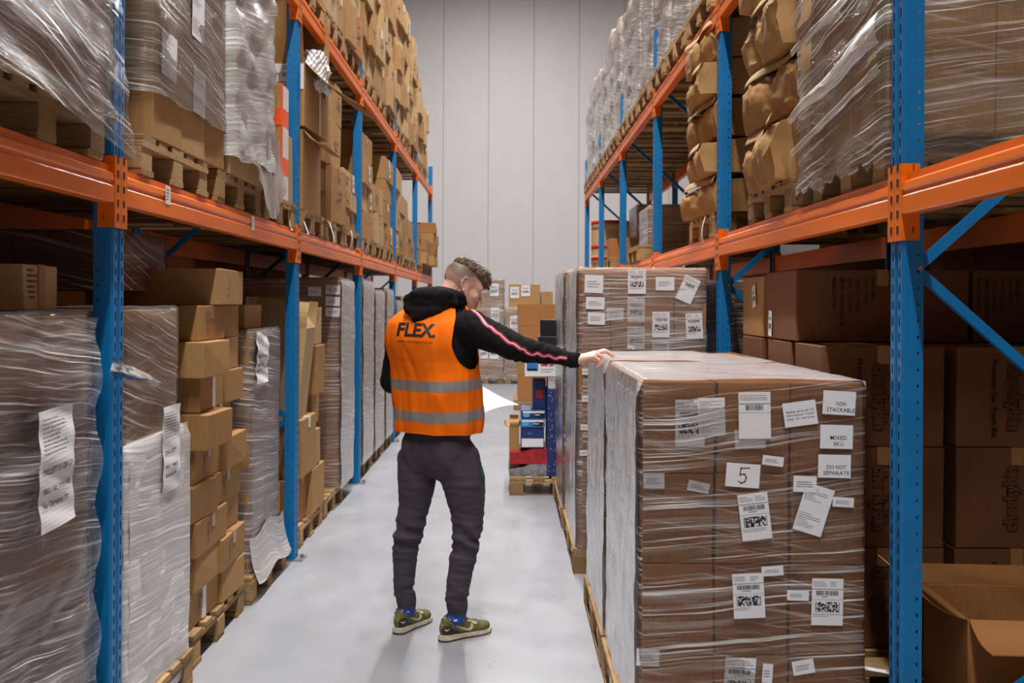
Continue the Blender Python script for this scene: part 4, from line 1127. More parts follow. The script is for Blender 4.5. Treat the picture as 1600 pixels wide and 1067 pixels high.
shelf_stack(10.87, 11.62, [(.24, [(.5, C, 0), (.5, C, .01)]), (.24, [(1, C, 0)]), (.23, [(1, C, 0)]), (.24, [(1, C, .01)])], 'pile just before the fourth left post', DL)
shelf_stack(11.92, 12.70, [(.25, [(.5, CL_, 0), (.5, C, .01)]), (.24, [(1, CL_, 0)]), (.23, [(1, CL_, 0)]), (.24, [(1, CL_, .01)])], 'pile just after the fourth left post', DL)
shelf_stack(12.74, 13.5, [(.25, [(.5, C, 0), (.5, C, .01)]), (.24, [(1, C, 0)]), (.23, [(1, CL_, 0)])], 'second pile after the fourth left post', DL)
shelf_stack(13.58, 14.3, [(.25, [(1, C, 0)]), (.24, [(1, C, 0)])], 'low pile before the fifth left post', DL)
shelf_stack(14.66, 15.4, [(.19, [(1, C, 0)]), (.19, [(1, C, 0)]), (.18, [(1, C, 0)])], 'pile after the fifth left post', DL)
shelf_stack(15.46, 16.2, [(.19, [(1, C, 0)]), (.19, [(1, C, 0)])], 'low pile near the left shelf end', DL, xf=-1.25)
shelf_stack(16.3, 17.0, [(.17, [(1, C, 0)]), (.17, [(1, CR, 0)]), (.17, [(1, C, 0)]), (.17, [(1, CR, 0)])], 'pile at the far left shelf end', DL, xf=-1.18)

# ------------------------------------------------------------------ left row, upper shelf
SV = Z2L + .002; DV = SV + .146
ups = [6.84, 7.74, 8.56, 9.55, 10.4, 11.25, 12.3, 13.1, 13.95, 15.0, 15.85]
for k, y in enumerate(ups):
    nm = f'{ORD[k]} visible one'
    pallet(-1.90, y, SV, f'wooden pallet on the left upper shelf, {ORD[k]} of the visible ones', group=None)
    n = 4 if k < 9 else 5
    nrow = 4 if k < 6 else 5 if k < 9 else (4 if k == 9 else 3)
    specs = []
    for r_ in range(nrow):
        hh = (.30, .28, .33, .29, .31)[(r_ + k) % 5]
        a = (.5, .55, .45, .6)[(r_ * 3 + k) % 4]
        specs.append((hh, [(a, (C, CL_)[(r_ + k) % 2], .03 * ((r_ + k) % 3 - 1)), (1 - a, (CL_, C, CR)[(r_ + k) % 3], .02 * ((r_ * 2 + k) % 3 - 1))]))
    shelf_stack(y - .39, y + .39, specs, f'upper left shelf, {ORD[k]} stack', DV, xf=-1.30, wx=.50, grp=None)
# back halves of the upper left loads (seen through the rack and from the side)
for k, y in enumerate(ups):
    carton(-2.18, y, DV, .5, .76, .9, f'big plain carton behind the {ORD[k]} visible stack of the left upper shelf', mat=CARDR)
# loads behind the open lower shelf piles
for k, y in enumerate([7.74, 8.58, 9.55, 10.4, 11.25, 12.3, 13.1, 13.95, 15.0, 15.8, 16.6]):
    carton(-2.12, y, DL, .5, .76, .55, f'big plain carton behind the {ORD[k]} open pile of the left lower shelf', mat=CARDR)
# ------------------------------------------------------------------ far end of the aisle
FB = film_mat(.1, 1.2, .12, 30)
def far_load(x0, x1, y, z1, nx, nz, lab, labs, d=1.0, mat=CARD):
    pallet((x0 + x1) / 2, y + d / 2, 0, 'pallet under the ' + lab.split(',')[0], W=x1 - x0, L=d, rz=R(90), group=None)
    r = wrapped(x0, x1, y, y + d, .144, z1, lab, nx, 2, nz, FB, mat, seed=int(y * 10 + x0 * 7) % 90, group=None, tape=None, amp=.012, fz0=.1, hem=.03)
    for a, z in labs: stick(ship_label('ship', .17, .24, int(a * 50) % 7), CAMF, a, y - .014, z, 0, r)
    return r
far_load(-1.45, -.86, 20.4, 1.75, 2, 4, 'wrapped carton load by the back wall, behind the left rack end', [])
far_load(-.80, -.12, 20.4, 2.05, 2, 4, 'labelled wrapped load by the back wall, seen just right of the face of the man', [(-.30, 1.85), (-.28, 1.38), (-.28, 1.15), (-.5, .62), (-.3, .62), (-.26, .85)])
far_load(-.08, .62, 20.4, 1.50, 2, 4, 'labelled wrapped load at the back wall, lower layers', [(.10, 1.22), (.12, .95), (.12, .62), (.3, .7)])
t = carton(.30, 20.9, 1.502, .62, .7, .46, 'large labelled carton on top of the wrapped loads by the back wall', tape='y'); stick(ship_label('ship', .17, .22, 3), CAMF, .10, 20.545, 1.80, 0, t); stick(ship_label('ship', .17, .22, 4), CAMF, .32, 20.545, 1.84, 0, t)
carton(.75, 21.0, 1.502, .24, .5, .32, 'narrow carton beside the large labelled one by the back wall', tape='y'); 
far_load(.66, 1.3, 20.7, 1.50, 2, 4, 'wrapped load by the back wall, farthest to the right', [(.8, 1.3)])
# brown cartons on a pallet in the middle distance
pallet(.47, 15.9, 0, 'pallet under the big plain brown cartons in the middle distance', W=.8, L=1.1, rz=R(90), group=None)
bn = ['bottom', 'lower middle', 'upper middle', 'top']
for k, (h, mt) in enumerate(((.38, CARDR), (.36, CARD), (.36, CARDR), (.33, CARDR))):
    carton(.42, 15.75, .146 + [0, .38, .74, 1.10][k], .58, .8, h - .002, f'big plain brown carton of the middle distance pile, {bn[k]} one', tape='y', mat=mt)
carton(.82, 15.9, .146, .20, .7, 1.42, 'tall narrow carton at the right of the middle distance pile', mat=CARDD)
# blue goods pallet
NAVY = plain('navy_print', rgb(38, 52, 110), .45, var=.08, nscale=8)
BLUEP = plain('bright_blue_print', rgb(50, 120, 190), .45, var=.1, nscale=12)
LBLUE = plain('sky_blue_print', rgb(90, 170, 210), .45, var=.05)
BLACKP = plain('black_plastic', rgb(26, 26, 30), .35, var=.03)
SILV = plain('silver_plastic_bag', rgb(150, 150, 156), .2, .4, var=.3, nscale=30, bump=.6)
REDB = plain('red_plastic_bag', rgb(170, 36, 40), .25, var=.3, nscale=25, bump=.6)
pallet(.42, 9.10 - .12 - .05, 0, 'small wooden pallet carrying the blue boxes', W=.82, L=.84, rz=R(90), group=None)
Y8 = 8.56
def pbox(x0, x1, y0, y1, z0, z1, nm, lab, mat, decor=None, cat='box'):
    bm_ = carton_mesh(x1 - x0, y1 - y0, z1 - z0, mat, 1, 0, nm)
    o = link(bm_, nm, None, ((x0 + x1) / 2, (y0 + y1) / 2, z0)); tag(o, lab, cat)
    if decor: 
        m, mats = decor; q = m.build('printing', mats, o); q.matrix_local = onface(CAMF, 0, -(y1 - y0) / 2 - .004, (z1 - z0) / 2)
    return o
def fg(x, y): return P(x, y, Y8)
o = crumple(.18, Y8 + .28, .146, .34, .5, .10, 'x', 90, .3); o.name = 'plastic_bag'; o.data.materials[0] = SILV; tag(o, 'silver plastic bag at the bottom of the blue box pallet', 'bag'); del o['group']
for ch in list(o.children): bpy.data.objects.remove(ch)
o = crumple(.19, Y8 + .28, .246, .34, .5, .125, 'x', 91, .3); o.name = 'plastic_bag'; o.data.materials[0] = REDB; tag(o, 'red plastic bag under the blue box with the white panel', 'bag'); del o['group']
for ch in list(o.children): bpy.data.objects.remove(ch)
d = MB(); d.rect(-.09, .09, -.075, -.005, 0, 0); lines(d, -.04, .04, [.03], .014, 0, 1, 1)
pbox(.10, .295, Y8 + .05, Y8 + .5, .375, .545, 'retail_box', 'blue retail box with a white panel on the blue goods pallet', NAVY, (d, [PAPER, BLUEP]))
def mouse_decor():
    d = MB(); d.rect(-.09, .09, .012, .028, 0, 2)
    d.add([(-.09 + .03 * math.cos(a / 12 * 6.283) + .03, -.004 + .02 * math.sin(a / 12 * 6.283), .0005) for a in range(12)], [tuple(range(12))], 0)
    d.add([(.0, -.02, .0005), (.085, -.02, .0005), (.09, .01, .0005), (.03, .014, .0005)], [(0, 1, 2, 3)], 1); d.rect(.01, .05, -.006, .0, .001, 2)
    return d
pbox(.095, .30, Y8 + .04, Y8 + .5, .548, .615, 'retail_box', 'lower one of two blue boxes with a light blue ball printed on', BLUEP, (mouse_decor(), [LBLUE, BLACKP, PAPER]))
pbox(.10, .31, Y8 + .06, Y8 + .5, .617, .69, 'retail_box', 'upper one of two blue boxes with a light blue ball printed on', NAVY, (mouse_decor(), [LBLUE, BLACKP, PAPER]))
open_carton(.045, Y8 + .30, .146, .085, .4, .40, 'small open brown carton at the left corner of the blue goods pallet', flaps=(80, 95, 130, 90), fl=.06)
r = random.Random(5)
for k in range(4):
    d = MB()
    for q in range(9): a, b = r.uniform(-.045, .04), r.uniform(-.075, .07); d.rect(a, a + .006, b, b + .006, 0, 0)
    pbox(.315, .43, Y8 + .02, Y8 + .45, .146 + k * .18, .146 + k * .18 + .178, 'retail_box', f'dark blue speckled box in the right column of the blue goods pallet, {bn[k]} one', NAVY, (d, [PAPER]))
d = MB(); d.rect(-.03, .03, -.03, .04, 0, 0)
pbox(.20, .31, Y8 + .15, Y8 + .5, .692, .93, 'retail_box', 'purple blue box standing on the blue boxes', NAVY, (d, [REDB]))
pbox(.325, .44, Y8 + .05, Y8 + .45, .868, .96, 'retail_box', 'white crumpled packet on the speckled blue boxes', PAPER)
# white sign card with a small picture and red lettering, propped above
sg = paper_mb(.34, .13, .004); sg.rect(-.155, -.06, -.02, .045, .0055, 1); sg.rect(-.15, -.07, -.02, .0, .006, 2); sg.rect(-.04, .02, .02, .036, .0055, 3); sg.rect(.03, .07, .02, .034, .0055, 3); sg.rect(.09, .15, .0, .05, .0055, 4); lines(sg, -.04, .07, [-.01, -.03], .006, .0055, 2, 4)
o = sg.build('sign_card', [PAPER, BLUEP, BLACKP, RED, INKG]); o.matrix_world = onface(CAMF, .30, Y8 + .0, 1.04); tag(o, 'white sign card with a small photo and red words above the blue boxes', 'sign')
carton(.33, Y8 + .32, .962, .30, .5, .19, 'brown carton behind the white sign card', mat=CARD)
pbox(.23, .40, Y8 + .1, Y8 + .45, 1.155, 1.215, 'retail_box', 'low cream box under the black screen box', PAPER)
pbox(.245, .40, Y8 + .12, Y8 + .4, 1.217, 1.30, 'retail_box', 'short black box under the black screen', BLACKP)
pbox(.26, .41, Y8 + .2, Y8 + .28, 1.302, 1.44, 'black_screen', 'black flat screen standing above the blue boxes', BLACKP, cat='screen')
# ------------------------------------------------------------------ added carton blocks behind the racks, put in to block stray light
BY = [1.3 + .9 * q for q in range(12)]
def light_block_row(side, ys, z, h, w_=.896, lab='', x=2.95, mat=CARDR):
    for k, y in enumerate(ys):
        xx = side * x; nm = lab + ', ' + ORD[k]
        o = carton(xx, y, z, 1.0, w_, h, nm, mat=mat, tape='x')
light_block_row(-1, BY, .0, 2.0, lab='added light-blocking carton behind the left rack, floor level')
light_block_row(-1, BY, Z1L, 1.46, lab='added light-blocking carton behind the left rack, shelf level')
light_block_row(1, BY[:12], .0, 1.95, lab='added light-blocking carton behind the right rack, floor level', x=2.9, mat=CARDD)
light_block_row(1, BY[:8], Z1R, 1.35, lab='added light-blocking carton behind the right rack, shelf level', x=2.9, mat=CARDD)
# ------------------------------------------------------------------ the man
def skin_mat():
    t = NT('skin'); oc = t.obj(); n = t.noise(oc, 40, 3)
    c = t.mixc(t.mapr(n, .3, .7), rgb(224, 172, 150), rgb(232, 186, 166))
    t.link(c, t.b.inputs['Base Color']); t.b.inputs['Roughness'].default_value = .5
    t.b.inputs['Subsurface Weight'].default_value = .08; t.b.inputs['Subsurface Radius'].default_value = (.012, .004, .002)
    return t.m
SKIN = skin_mat()
def remesh(mb, name, mats, voxel, parent=None, smooth=4, disp=None, factor=.5, post=None):
    me = mb.mesh(name + '_raw', mats if isinstance(mats, (list, tuple)) else [mats])
    o = bpy.data.objects.new('tmp', me); COL.objects.link(o)
    m = o.modifiers.new('r', 'REMESH'); m.mode = 'VOXEL'; m.voxel_size = voxel; m.use_smooth_shade = True
    s = o.modifiers.new('s', 'SMOOTH'); s.factor = factor; s.iterations = smooth
    dg = bpy.context.evaluated_depsgraph_get(); dg.update()
    out = bpy.data.meshes.new_from_object(o.evaluated_get(dg)); out.name = name
    bpy.data.objects.remove(o); bpy.data.meshes.remove(me)
    out.materials.clear()
    for q in (mats if isinstance(mats, (list, tuple)) else [mats]): out.materials.append(q)
    if disp:
        ns = [v.normal.copy() for v in out.vertices]
        for v, n in zip(out.vertices, ns): v.co += n * disp(v.co, n)
    if post: post(out)
    out.polygons.foreach_set('use_smooth', [True] * len(out.polygons)); out.update()
    return link(out, name, parent)

TH = R(35)
FWD = Vector((math.sin(TH), math.cos(TH), 0)); RGT = Vector((math.cos(TH), -math.sin(TH), 0)); UP = Vector((0, 0, 1))
#        z,    cx px, half-width across, half-depth, depth d
RINGS = [(.93, 686, .190, .125, 4.96), (.975, 686, .205, .135, 4.96), (1.056, 684, .211, .140, 4.955), (1.206, 681, .219, .142, 4.95), (1.338, 678, .224, .146, 4.95), (1.40, 675, .222, .142, 4.95),
         (1.469, 673, .214, .124, 4.955), (1.505, 675, .198, .108, 4.965), (1.54, 681, .158, .092, 4.98), (1.562, 688, .115, .078, 5.0), (1.58, 694, .078, .062, 5.02)]
def ring(z):
    if z <= RINGS[0][0]: q = RINGS[0]
    elif z >= RINGS[-1][0]: q = RINGS[-1]
    else:
        for a, b in zip(RINGS, RINGS[1:]):
            if a[0] <= z <= b[0]:
                k_ = RINGS.index(a); p0 = RINGS[max(0, k_ - 1)]; p3 = RINGS[min(len(RINGS) - 1, k_ + 2)]; t = (z - a[0]) / (b[0] - a[0]); hh = b[0] - a[0]
                def her(i):
                    m0 = (b[i] - p0[i]) / (b[0] - p0[0]) * hh; m1 = (p3[i] - a[i]) / (p3[0] - a[0]) * hh
                    return (2 * t**3 - 3 * t**2 + 1) * a[i] + (t**3 - 2 * t**2 + t) * m0 + (-2 * t**3 + 3 * t**2) * b[i] + (t**3 - t**2) * m1
                q = (z,) + tuple(her(i) for i in range(1, 5)); break
    c = Vector(((q[1] - 796) / FPX * q[4], q[4], z))
    return c, q[2], q[3]
def torso(s, z, grow=0.0):
    """s 0..1 around, starting at his right side, going over the back (towards the camera)"""
    c, a, b = ring(z); t = s * 2 * math.pi; e = 2 / 2.35
    x = math.copysign(abs(math.cos(t)) ** e, math.cos(t)) * (a + grow); y = math.copysign(abs(math.sin(t)) ** e, math.sin(t)) * (b + grow)
    if y > 0 and z > 1.3: y *= 1.0 + .10 * math.sin((z - 1.3) / .28 * math.pi)      # rounded upper back
    return c + RGT * x - FWD * y
def torso_loft(mb, z0, z1, grow, n=48, k=30):
    b = len(mb.v)
    for j in range(k + 1):
        z = z0 + (z1 - z0) * j / k
        for i in range(n): mb.v.append(tuple(torso(i / n, z, grow)))
    for j in range(k):
        for i in range(n):
            mb.f.append((b + j * n + i, b + j * n + (i + 1) % n, b + (j + 1) * n + (i + 1) % n, b + (j + 1) * n + i)); mb.mi.append(0)
    mb.f.append(tuple(b + i for i in range(n))[::-1]); mb.f.append(tuple(b + k * n + i for i in range(n))); mb.mi += [0, 0]

# joints
SH_R = P(737, 512, 4.84); EL_R = P(812, 545, 4.70); WR_R = Vector((.300, 4.62, 1.322))
SH_L = Vector((-.520, 5.065, 1.445)); EL_L = Vector((-.572, 5.07, 1.185)); WR_L = Vector((-.37, 5.22, 1.115))
def sil(rows, d0, d1):
    """leg centre line and radii from silhouette rows (y, left x, right x)"""
    out = []; n = len(rows)
    for i, (y, a, b) in enumerate(rows):
        d = d0 + (d1 - d0) * i / (n - 1); out.append((P((a + b) / 2, y, d), (b - a) / 2 / FPX * d))
    return out
LEGL = sil([(715, 623, 684), (755, 623, 683), (789, 624.5, 674), (815, 620, 666), (843, 617, 660), (861, 616, 655.5), (890, 616, 652), (916, 617, 649.5), (929, 619, 650)], 5.0, 4.97)
LEGR = sil([(715, 684, 750), (752, 690, 760), (789, 702, 759.5), (807, 707, 758), (825, 708.5, 756), (843, 709, 753), (861, 706, 748), (890, 703, 742), (916, 699.5, 737), (938, 698.5, 733.5)], 4.90, 4.85)
ANK_L = P(638, 948, 4.975); ANK_R = P(717, 958, 4.855)

# head frame
HC = P(722, 449, 5.03)
HYAW = R(24)                      # from +X towards +Y
hf0 = Vector((math.cos(HYAW), math.sin(HYAW), 0))
pit = R(24)
HFx = (hf0 * math.cos(pit) - UP * math.sin(pit)); HFy = UP.cross(hf0).normalized(); HFz = HFx.cross(HFy).normalized()
HM = Matrix((HFx, HFy, HFz)).transposed().to_4x4(); HM.translation = HC
def hp(x, y, z): return HM @ Vector((x, y, z))
def hball(mb, c, r): mb.ball(c, r, 24, 16, 0, HM)

man = None
b = MB()
# head
hball(b, (-.012, 0, .042), (.097, .077, .086)); hball(b, (.048, 0, .035), (.050, .064, .062)); hball(b, (.040, 0, -.015), (.052, .062, .060))
hball(b, (.030, 0, -.055), (.056, .053, .045)); hball(b, (.048, 0, -.045), (.046, .050, .050)); hball(b, (.01, 0, -.02), (.065, .062, .055)); hball(b, (.060, 0, -.088), (.034, .030, .022)); hball(b, (.082, 0, -.088), (.017, .020, .016))
b.chain([(hp(.088, 0, .012), .011), (hp(.108, 0, -.012), .010), (hp(.119, 0, -.030), .0115)]); 
for s in (-1, 1):
    b.ball(hp(.104, s * .013, -.034), .009, 10, 8); b.ball(hp(.056, s * .038, -.022), .027, 14, 10)
    b.chain([(hp(.092, s * .008, .026), .011), (hp(.088, s * .030, .030), .012), (hp(.070, s * .052, .024), .012)])
    b.ball(hp(.078, s * .030, .006), .014, 12, 8)
    b.chain([(hp(.030, s * .050, -.062), .016), (hp(.000, s * .060, -.030), .020), (hp(-.008, s * .064, .000), .018)])
b.chain([(hp(.090, -.020, -.056), .006), (hp(.104, -.008, -.054), .0075), (hp(.105, 0, -.055), .007), (hp(.104, .008, -.054), .0075), (hp(.090, .020, -.056), .006)])
b.chain([(hp(.090, -.017, -.068), .006), (hp(.102, -.006, -.067), .0075), (hp(.102, .006, -.067), .0075), (hp(.090, .017, -.068), .006)])
for s in (-1, 1):    # ears
    ring_ = []
    for k in range(11):
        t = R(-70 + k * 27); ring_.append((hp(-.030 - .017 * math.sin(t) * -1 * 0 + .016 * math.cos(t) * -1 + .004, s * (.079 + .010 * (math.cos(t) > .2)), .006 + .029 * math.sin(t)), .0042))
    b.chain(ring_, 8)
     
    b.ball((-.028, s * .076, .002), (.015, .006, .026), 14, 10, 0, HM); b.ball(hp(-.018, s * .080, -.026), .0075, 10, 8); b.ball(hp(-.014, s * .077, -.004), .006, 8, 6)
# neck, trunk
NB = Vector((-.305, 5.01, 1.53))
b.chain([(hp(-.040, 0, .005), .054), (hp(-.048, 0, -.045), .052), (NB.lerp(hp(-.045, 0, -.05), .4), .056), (NB, .062)])
torso_loft(b, .93, 1.57, -.055, 32, 20)
b.ball(ring(.93)[0] - UP * .02, (.12, .10, .12))
def shrink(lst, k, add=0): return [(p, r * k + add) for p, r in lst]
b.chain(shrink(LEGL, .68) + [(ANK_L, .036)]); b.chain(shrink(LEGR, .68) + [(ANK_R, .036)])
# feet
FDL = Vector((.127, .24, 0)).normalized(); FDR = Vector((.79, .62, 0)).normalized()
HEEL_L = Vector((-.532, 4.915, 0)); HEEL_R = Vector((-.318, 4.815, 0))
for hl, fd, an in ((HEEL_L, FDL, ANK_L), (HEEL_R, FDR, ANK_R)):
    q = hl + fd * .05
    b.chain([(an, .034), (Vector((q.x, q.y, .05)), .026), (hl + fd * .13 + UP * .05, .026), (hl + fd * .21 + UP * .036, .020)])
# arms
b.chain([(SH_R, .052), (EL_R, .040), (EL_R.lerp(WR_R, .35), .040), (WR_R, .026)])
b.chain([(SH_L, .052), (EL_L, .040), (EL_L.lerp(WR_L, .35), .040), (WR_L, .026)])
# right hand
def V3(*a): return Vector(a)
def hand(mb, pts_palm, fingers):
    for a in pts_palm: mb.chain(a, 12)
    for f in fingers: mb.chain(f, 12)
Wr = WR_R
palm = [[(Wr + V3(.01, .012, 0), .024), (V3(.384, 4.640, 1.352), .0125)], [(Wr + V3(.01, .004, .0), .024), (V3(.388, 4.620, 1.354), .013)],
        [(Wr + V3(.01, -.006, 0), .023), (V3(.384, 4.600, 1.348), .0125)], [(Wr + V3(.01, -.012, -.002), .021), (V3(.374, 4.582, 1.338), .0115)],
        [(Wr + V3(.02, .016, -.004), .018), (V3(.35, 4.648, 1.325), .014)]]
fing = [[(V3(.386, 4.642, 1.352), .0105), (V3(.425, 4.645, 1.366), .0092), (V3(.449, 4.646, 1.356), .0082), (V3(.468, 4.646, 1.341), .0070)],
        [(V3(.390, 4.620, 1.354), .0108), (V3(.430, 4.621, 1.362), .0094), (V3(.450, 4.621, 1.350), .0084), (V3(.461, 4.621, 1.338), .0072)],
        [(V3(.386, 4.600, 1.348), .0102), (V3(.413, 4.598, 1.340), .0090), (V3(.414, 4.597, 1.316), .0082), (V3(.402, 4.597, 1.302), .0070)],
        [(V3(.376, 4.581, 1.336), .0092), (V3(.398, 4.578, 1.324), .0082), (V3(.399, 4.578, 1.304), .0074), (V3(.389, 4.578, 1.295), .0064)],
        [(V3(.350, 4.650, 1.325), .0125), (V3(.378, 4.664, 1.314), .0105), (V3(.406, 4.664, 1.312), .0088)]]
hand(b, palm, fing)
# left hand pinching the sheet from its left corner
w2 = WR_L; d2 = (V3(-.29, 5.16, 1.105) - w2).normalized(); s2 = V3(-d2.y, d2.x, 0).normalized()
pl2 = []; fg2 = []
for k, off in enumerate((-.028, -.009, .010, .028)):
    kn = w2 + d2 * .085 + s2 * off - UP * .01; pl2.append([(w2 + d2 * .01 + s2 * off * .4, .022), (kn, .0125)])
    ln = (.030, .034, .032, .026)[k]
    fg2.append([(kn, .010), (kn + d2 * ln - UP * .006, .009), (kn + d2 * (ln + .016) - UP * .004 + UP * .0, .008), (kn + d2 * (ln + .030) + UP * .002, .007)])
kb = w2 + d2 * .04 + s2 * -.03 + UP * .008
fg2.append([(kb, .013), (kb + d2 * .035 + UP * .012, .010), (kb + d2 * .062 + UP * .016, .0085)])
hand(b, pl2, fg2)
man = remesh(b, 'person', SKIN, .0038, None, 7)
tag(man, 'young man in an orange vest over a black hoodie, hand resting on a wrapped load', 'person')
def under_(o): o.parent = man; return o
# shaved stubble zone follows the head: drawn by position on the skin
t = NT('skin_shaved'); oc = t.obj()
vm = t.add('ShaderNodeVectorMath'); vm.operation = 'SUBTRACT'; t.link(oc, vm.inputs[0]); vm.inputs[1].default_value = HC
def dot(vec):
    d = t.add('ShaderNodeVectorMath'); d.operation = 'DOT_PRODUCT'; t.link(vm.outputs[0], d.inputs[0]); d.inputs[1].default_value = vec; return d.outputs['Value']
lx, lz = dot(HFx), dot(HFz)
up_ = t.math('ADD', lz, t.math('MULTIPLY', lx, -.9))
m1 = t.mapr(up_, -.005, .06, 0, 1); front = t.mapr(lx, .055, .035, 0, 1); above = t.mapr(lz, -.035, .0, 0, 1)
back = t.mapr(lx, -.02, -.05, 0, 1)
msk = t.math('MULTIPLY', t.math('MULTIPLY', t.math('MAXIMUM', m1, t.math('MULTIPLY', back, above)), front), t.mapr(t.math('ADD', lz, t.math('MULTIPLY', lx, .5)), -.06, .0, 0, 1))
base = t.mixc(t.mapr(t.noise(oc, 40, 3), .3, .7), rgb(224, 172, 150), rgb(232, 186, 166))
dens = t.mapr(lz, .0, .070, .42, .97)
c = t.mixc(t.math('MULTIPLY', msk, dens), base, rgb(92, 76, 64))
lip = t.math('MULTIPLY', t.mapr(lx, .088, .094), t.math('MULTIPLY', t.mapr(lz, -.078, -.070), t.mapr(lz, -.046, -.052)))
c = t.mixc(t.math('MULTIPLY', lip, .6), c, rgb(168, 84, 78))
t.link(c, t.b.inputs['Base Color']); t.b.inputs['Roughness'].default_value = .5
t.b.inputs['Subsurface Weight'].default_value = .08; t.b.inputs['Subsurface Radius'].default_value = (.012, .004, .002)
man.data.materials[0] = t.m

# hair
HAIR = plain('brown_hair', rgb(104, 78, 56), .45, var=.35, nscale=90, bump=.6, bdist=.003)
h = MB()
h.ball((-.045, 0, .102), (.042, .056, .032), 24, 16, 0, HM); h.ball((-.005, 0, .096), (.060, .072, .040), 24, 16, 0, HM); h.ball((.035, 0, .086), (.058, .079, .044), 24, 16, 0, HM); h.ball((.068, 0, .070), (.042, .072, .042), 20, 14, 0, HM); h.ball((.050, 0, .100), (.050, .056, .034), 20, 14, 0, HM); h.ball((.088, 0, .072), (.030, .050, .034), 20, 14, 0, HM); h.ball((.098, -.014, .050), (.016, .034, .022), 16, 12, 0, HM)
def hd(co, n):
    l = HM.inverted() @ co
    return .004 * noise.noise(Vector((l.x * 25, l.y * 120, l.z * 60))) + .004 * noise.noise(Vector((l.x * 14, l.y * 50, l.z * 20)))
hair = remesh(h, 'hair', HAIR, .003, man, 2, hd)
tf = MB(); r = random.Random(4)
bv = BVHTree.FromPolygons([v.co for v in hair.data.vertices], [tuple(p.vertices) for p in hair.data.polygons])
for k in range(2600):
    x = r.uniform(-.085, .118); y = r.uniform(-.062, .062); 
    if r.random() < .35: y = r.uniform(-.085, -.035)
    q = bv.find_nearest(hp(x, y, .03 + r.uniform(.0, .11)))
    if q[0] is None: continue
    p, n = q[0], q[1]
    l = HM.inverted() @ p; nl = HM.inverted().to_3x3() @ n
    if nl.z < -.55: continue
    fl = Vector((1.0, -.10 + l.y * 2, .25 if l.x < .05 else -.35)).normalized()
    g = (fl + nl * (.45 if nl.z > .2 else .15) + Vector((r.uniform(-.3, .3), r.uniform(-.3, .3), r.uniform(-.2, .25)))).normalized()
    if nl.z < .3: g = (g + Vector((.2, 0, -.5))).normalized()
    ln = r.uniform(.012, .026); g = HM.to_3x3() @ g; wv = g.cross(n).normalized() * .0011
    a = p - n * .001; m_ = a + g * ln * .55 + n * .0015; e = a + g * ln
    i = len(tf.v); tf.v += [tuple(a - wv), tuple(a + wv), tuple(m_ + wv), tuple(m_ - wv), tuple(e)]; tf.f += [(i, i + 1, i + 2, i + 3), (i + 3, i + 2, i + 4)]; tf.mi += [0, 0]
o = tf.build('hair_strands', HAIR, hair); o['kind'] = 'stuff'
EYEW = plain('eye_white', rgb(220, 214, 208), .2, var=0); EYED = plain('eye_iris', rgb(50, 44, 40), .2, var=0)
for s in (-1, 1):
    e = MB(); e.ball(hp(.0775, s * .030, .004), .0125, 14, 10).build('eye', EYEW, man, True)
    MB().ball(hp(.0862, s * .030, .001), .0050, 10, 8).build('iris', EYED, man, True)
    eb = MB()
    for k in range(26):
        u = k / 25; p0 = hp(.106 - .024 * u * u, s * (.012 + .040 * u), .036 + .004 * math.sin(u * 3)); eb.tube(p0, p0 + HM.to_3x3() @ Vector((.002, s * .006, .001)), .0016, .0006, 5)
    eb.build('eyebrow', HAIR, man)

# hoodie
def cloth(name, col, rough=.9, sheen=.3, b=.25, ns=260):
    return plain(name, col, rough, var=.06, nscale=ns, bump=b, bdist=.0008, sheen=sheen, spec=.2)
BLK = cloth('black_cotton', rgb(22, 18, 20), sheen=0); NVY = cloth('dark_navy_jersey', rgb(70, 62, 72), sheen=.05); ORG = plain('orange_polyester', rgb(255, 116, 12), .75, var=.03, nscale=120, bump=.12, bdist=.0006, spec=.15)
REFL = plain('reflective_tape', rgb(150, 146, 142), .42, .25, var=.05, nscale=200)
h = MB(); torso_loft(h, .95, 1.575, -.014, 40, 24)
h.chain([(SH_R + V3(-.05, .03, -.02), .085), (SH_R, .085), (SH_R.lerp(EL_R, .35), .074), (SH_R.lerp(EL_R, .75), .064), (EL_R, .058), (EL_R.lerp(WR_R, .3), .050), (EL_R.lerp(WR_R, .7), .040), (WR_R + V3(-.035, .002, 0), .036), (WR_R + V3(-.004, 0, 0), .0335)], 20)
h.chain([(SH_L + V3(.05, -.02, 0), .080), (SH_L, .080), (SH_L.lerp(EL_L, .5), .066), (EL_L, .058), (EL_L.lerp(WR_L, .5), .050), (WR_L + (EL_L - WR_L).normalized() * .03, .037), (WR_L, .035)], 20)
def folds(co, n):
    f = .006 * noise.noise(Vector((co.x * 9, co.y * 9, co.z * 16))) + .0035 * noise.noise(co * 34)
    # bunched cloth around the inner elbow and forearm
    t_ = (co - SH_R).dot((WR_R - SH_R).normalized())
    if t_ > .05 and co.x > -.25: f += .0035 * math.sin(t_ * 95 + 6 * noise.noise(co * 14)) * (.5 + noise.noise(co * 9))
    return f
hood_ = remesh(h, 'hoodie', BLK, .006, man, 6, folds)
